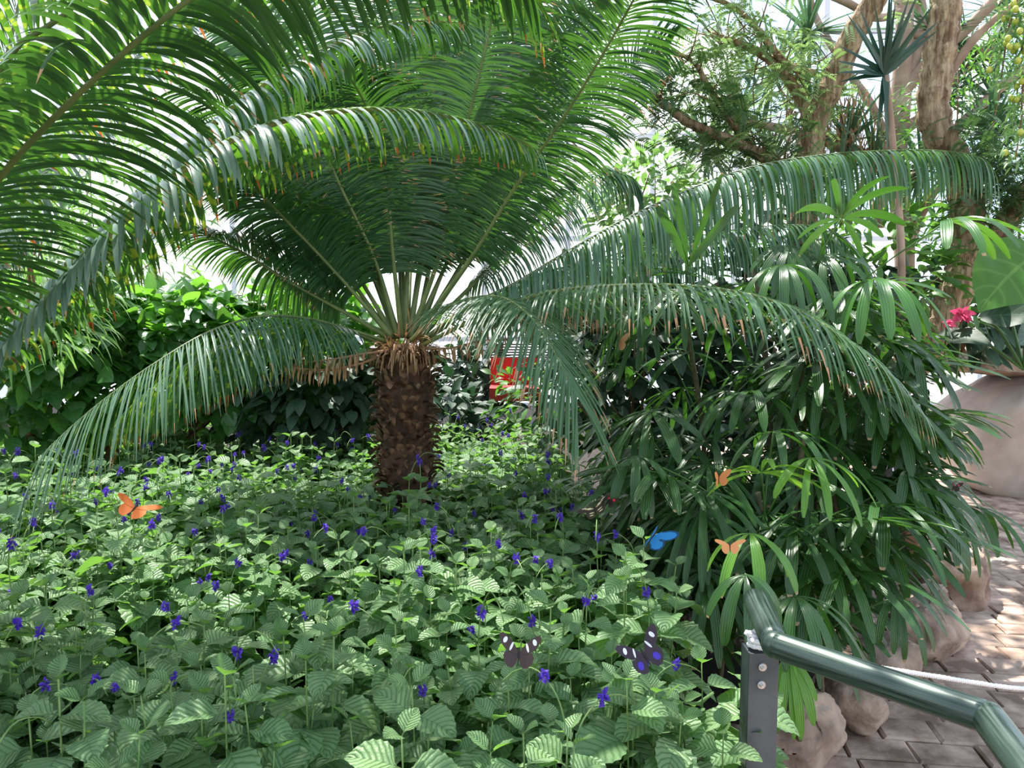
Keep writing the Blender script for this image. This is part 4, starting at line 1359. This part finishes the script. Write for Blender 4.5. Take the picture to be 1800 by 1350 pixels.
# post: an open steel channel
pt = gp(1336, 1139, 0.90)
hw, hd, th = 0.031, 0.026, 0.004
pz = 0.90
mb = MB()
mb.box((pt[0], pt[1] - hd, pz / 2), (hw, th / 2, pz / 2))
mb.box((pt[0] - hw + th / 2, pt[1], pz / 2), (th / 2, hd, pz / 2))
mb.box((pt[0] + hw - th / 2, pt[1], pz / 2), (th / 2, hd, pz / 2))
mb.box((pt[0], pt[1] + hd, pz / 2), (hw, th / 2, pz / 2))
mb.box((pt[0], pt[1], pz - 0.004), (hw - th, hd - th, 0.003))
post = mb.build('post', M['steel'], rail, smooth=False)
for px, py in ((1340, 1172), (1338, 1203)):
    q = at(px, py, pt[1] - hd - 0.003)
    mb = MB()
    mb.tube([q + V3((0, .002, 0)), q - V3((0, .003, 0))], 0.0085, 16)
    mb.tube([q - V3((0, .002, 0)), q - V3((0, .008, 0))], 0.0055, 6)
    mb.tube([q - V3((0, .006, 0)), q - V3((0, .012, 0))], 0.0035, 10)
    mb.build('bolt', M['bolt'], post, smooth=False)
rq = V3((pt[0], pt[1] - 0.004, RZ))
mb = MB()
mb.tube([np.array((rq[0], rq[1], pz - 0.01)), np.array((rq[0], rq[1], RZ - 0.02))], 0.007, 10)
mb.box((rq[0], rq[1], RZ - 0.026), (0.010, 0.010, 0.003))
mb.build('bracket', M['bolt'], rail)


def rope_mesh(P, rad, turns_per_m=55):
    m_ = MB()
    P = spline(P, 360)
    T = nz(np.gradient(P, axis=0))
    u = nz(np.cross(T[0], (0, 0, 1)))
    s = 0
    fr_ = []
    for i in range(len(P)):
        if i:
            s += np.linalg.norm(P[i] - P[i - 1])
            u = nz(u - T[i] * np.dot(u, T[i]))
        fr_.append((u.copy(), np.cross(T[i], u), s))
    for k in range(3):
        Q = []
        for i in range(len(P)):
            a = 2 * math.pi * (k / 3 + fr_[i][2] * turns_per_m)
            Q.append(P[i] + rad * 0.5 * (math.cos(a) * fr_[i][0] + math.sin(a) * fr_[i][1]))
        m_.tube(Q, rad * 0.56, 6)
    return m_


loop = [V3((rq[0] + 0.004, rq[1], pz + 0.007 + 0.011 * (a - 2.2) / 6.283)) + V3((math.cos(a) * 0.027, math.sin(a) * 0.024, 0.002 * math.sin(a * 2))) for a in np.linspace(2.2, 2.2 + 2 * math.pi * 2.15, 22)]
tail = [at(1400, 1152, pt[1] + 0.04), at(1480, 1165, 1.72), at(1560, 1176, 1.76), at(1650, 1190, 1.80), at(1720, 1201, 1.84), at(1790, 1210, 1.88), at(1900, 1214, 1.95), at(2050, 1205, 2.05)]
rope = rope_mesh(loop + tail, 0.0062, 45).build('rope', M['rope'])
tag(rope, 'white twisted rope tied round the post top and stretched across the path', 'rope')
# post that carries the rope's far end, beyond the frame
e = at(2050, 1205, 2.05)
mb = MB()
mb.tube([(e[0], e[1] , 0), (e[0], e[1], e[2] + 0.03)], 0.02, 12)
tag(mb.build('rope_post', M['steel']), 'steel post holding the far end of the white rope', 'post')

# ------------------------------------------------------------------ butterflies
BM = {}


def bmat(c, rough=0.6, tw=0.15):
    key_ = tuple(c)
    if key_ not in BM:
        BM[key_] = leaf_mat('wing_%d' % len(BM), tuple(c), tuple(min(1, x * 1.15) for x in c), tuple(c), rough, tw, bump=0)
    return BM[key_]


FORE = [(0.02, 0.05), (0.25, 0.42), (0.55, 0.72), (0.85, 0.86), (1.0, 0.80), (0.98, 0.60), (0.82, 0.32), (0.62, 0.12), (0.35, 0.02), (0.02, -0.02)]
HIND = [(0.02, 0.0), (0.35, 0.04), (0.62, 0.08), (0.72, -0.12), (0.66, -0.38), (0.46, -0.58), (0.24, -0.62), (0.10, -0.42), (0.02, -0.15)]
LONG = [(0.02, 0.05), (0.35, 0.30), (0.75, 0.48), (1.1, 0.55), (1.28, 0.48), (1.2, 0.34), (0.9, 0.16), (0.5, 0.03), (0.02, -0.03)]


def butterfly(label, c, size, head, up, dihedral, wc, spots=(), edge_c=None, fore=FORE, name='butterfly', sc_b=(0.02, 0.015, 0.012), dihedral2=None):
    """size = wing length; head = where it faces; spots = [(x, y, half width, half height, colour)] in wing units"""
    c = np.asarray(c, float)
    root = empty(name, c, label, 'butterfly')
    hd_, up = nz(head), nz(up)
    rt = nz(np.cross(hd_, up))
    up = np.cross(rt, hd_)
    for sg in (1, -1):
        dh = dihedral if sg == 1 or dihedral2 is None else dihedral2
        ax = rt * sg * math.cos(dh) + up * math.sin(dh)
        nm = up * math.cos(dh) - rt * sg * math.sin(dh)
        mk = lambda x, y, z: c + (ax * x + hd_ * y + nm * z) * size
        wing = None
        for nm_, out, z in (('forewing', fore, 0.012), ('hindwing', HIND, 0.0)):
            mb_ = MB()
            n_ = len(out)
            V = [mk(x, y, z) for x, y in out] + [mk(x, y, z - 0.006) for x, y in out]
            mb_.raw(V, [tuple(range(n_)), tuple(range(2 * n_ - 1, n_ - 1, -1))] + [(i, n_ + i, n_ + (i + 1) % n_, (i + 1) % n_) for i in range(n_)], [(0.5, 0.3)] * (2 * n_))
            w_ = mb_.build(nm_, bmat(wc), root, smooth=False)
            if edge_c is not None:
                mb_ = MB()
                cx = sum(x for x, y in out) / n_
                cy_ = sum(y for x, y in out) / n_
                V = [mk(x, y, z + 0.004) for x, y in out] + [mk(cx + (x - cx) * .8, cy_ + (y - cy_) * .8, z + 0.004) for x, y in out] + [mk(x, y, z - 0.010) for x, y in out] + [mk(cx + (x - cx) * .8, cy_ + (y - cy_) * .8, z - 0.010) for x, y in out]
                fs = []
                for i in range(1, n_ - 2):
                    fs += [(i, i + 1, n_ + i + 1, n_ + i), (2 * n_ + i + 1, 2 * n_ + i, 3 * n_ + i, 3 * n_ + i + 1)]
                mb_.raw(V, fs, [(0.5, 0.3)] * len(V))
                mb_.build('wing_margin', bmat(edge_c), w_, smooth=False)
            sp_ = [s for s in spots if (s[1] >= 0.0) == (nm_ == 'forewing')]
            if sp_:
                for sc_ in sorted(set(tuple(s[4]) for s in sp_)):
                    mb_ = MB()
                    for (x, y, a_, b_, cc) in sp_:
                        if tuple(cc) != sc_:
                            continue
                        for zz_ in (0.008, -0.014):
                            V = [mk(x + a_ * math.cos(t) * 0.9 - b_ * math.sin(t) * 0.35, y + b_ * math.sin(t) + a_ * math.cos(t) * 0.3, z + zz_) for t in np.linspace(0, 6.283, 12, endpoint=False)]
                            mb_.raw(V, [tuple(range(12)) if zz_ > 0 else tuple(range(11, -1, -1))], [(0.5, 0.3)] * 12)
                    mb_.build('wing_markings', bmat(sc_), w_, smooth=False)
    mb_ = MB()
    Pb_ = [c + hd_ * size * t + up * size * 0.01 for t in (-0.5, -0.35, -0.15, 0.05, 0.18, 0.26, 0.32)]
    mb_.tube(Pb_, [size * x for x in (0.012, 0.03, 0.035, 0.055, 0.055, 0.04, 0.02)], 8)
    mb_.build('body', bmat(sc_b), root)
    for sg in (-1, 1):
        mb_ = MB()
        mb_.tube([Pb_[-1], Pb_[-1] + (hd_ * 0.2 + rt * sg * 0.12) * size, Pb_[-1] + (hd_ * 0.36 + rt * sg * 0.22) * size], size * 0.008, 4)
        mb_.build('antenna', bmat(sc_b), root)
    return root


WH = (0.85, 0.86, 0.92)
OR = (0.72, 0.20, 0.03)
LO = (0.78, 0.33, 0.12)
butterfly('long-winged orange butterfly gliding over the porterweed at left', at(237, 893, 2.2), 0.058, (0.25, 0.7, 0.5), (0.1, -0.62, 0.75), 0.05, (0.75, 0.17, 0.015), fore=LONG)
butterfly('black butterfly with white bars hovering low at the centre', at(912, 1150, 1.35), 0.040, (0.1, 0.5, 0.8), (0, -0.9, 0.5), 0.25, (0.05, 0.025, 0.022), [(0.38, 0.30, 0.06, 0.20, WH), (0.70, 0.55, 0.10, 0.14, WH)])
butterfly('black butterfly with white and violet wing patches feeding near the rail post', at(1133, 1152, 1.35), 0.046, (-0.5, 0.4, 0.75), (0.1, -0.9, 0.45), 0.3, (0.03, 0.015, 0.03), [(0.36, 0.28, 0.05, 0.18, WH), (0.68, 0.52, 0.09, 0.13, WH), (0.40, -0.25, 0.14, 0.16, (0.06, 0.03, 0.5))])
butterfly('bright blue butterfly flying in front of the dark palm blades', at(1147, 942, 2.0), 0.056, (0.45, -0.2, 0.8), (0.75, -0.65, 0.2), 1.0, (0.03, 0.30, 0.75), edge_c=(0.01, 0.06, 0.20), dihedral2=0.35)
butterfly('black and cream striped longwing at the edge of the porterweed', at(1045, 893, 2.1), 0.045, (-0.3, -0.3, 0.9), (0.2, -0.9, 0.3), 0.1, (0.03, 0.02, 0.015), [(0.3, 0.10, 0.24, 0.03, (0.8, 0.72, 0.45)), (0.45, 0.22, 0.26, 0.03, (0.8, 0.72, 0.45)), (0.7, 0.38, 0.2, 0.03, (0.8, 0.72, 0.45)), (0.3, -0.2, 0.2, 0.03, (0.8, 0.72, 0.45)), (0.35, -0.35, 0.16, 0.03, (0.8, 0.72, 0.45))], fore=LONG)
butterfly('small black butterfly with a red band above the striped longwing', at(1071, 880, 2.1), 0.026, (0.4, -0.2, 0.9), (0.2, -0.9, 0.2), 0.9, (0.03, 0.015, 0.015), [(0.5, 0.4, 0.2, 0.12, (0.85, 0.03, 0.06))])
butterfly('pale orange butterfly clinging upright under a bright palm blade', at(1263, 840, 2.3), 0.040, (-0.1, -0.2, 1), (0.2, -0.9, 0.1), 0.8, LO)
butterfly('orange butterfly spread flat on a broad lit palm blade', at(1283, 960, 2.02), 0.034, (0.0, 0.3, 1), (0.05, -0.9, 0.4), 0.12, LO, fore=LONG)
butterfly('folded tan butterfly hanging below the browned frond', at(1088, 602, 3.1), 0.050, (0.1, 0, 1), (0.3, -0.9, 0.1), 1.15, (0.62, 0.36, 0.18))
butterfly('black and white butterfly resting in the dark palm blades at right', at(1558, 828, 2.6), 0.030, (0.3, 0, 1), (0.3, -0.9, 0.1), 0.7, (0.02, 0.015, 0.015), [(0.6, 0.4, 0.08, 0.2, WH)])
butterfly('black and red butterfly on the right flank of the palms', at(1677, 856, 2.7), 0.026, (0.1, -.1, 1), (0.1, -0.9, 0.1), 0.6, (0.02, 0.012, 0.012), [(0.5, 0.35, 0.12, 0.14, (0.6, 0.05, 0.04))])
butterfly('large brown butterfly with closed wings low in the shaded palms', at(1600, 965, 2.75), 0.075, (-0.9, -0.2, 0.25), (0.2, -0.3, 1), 1.35, (0.20, 0.11, 0.07), [(0.4, -0.25, 0.08, 0.08, (0.5, 0.35, 0.2))])
print('plants', len(pts))
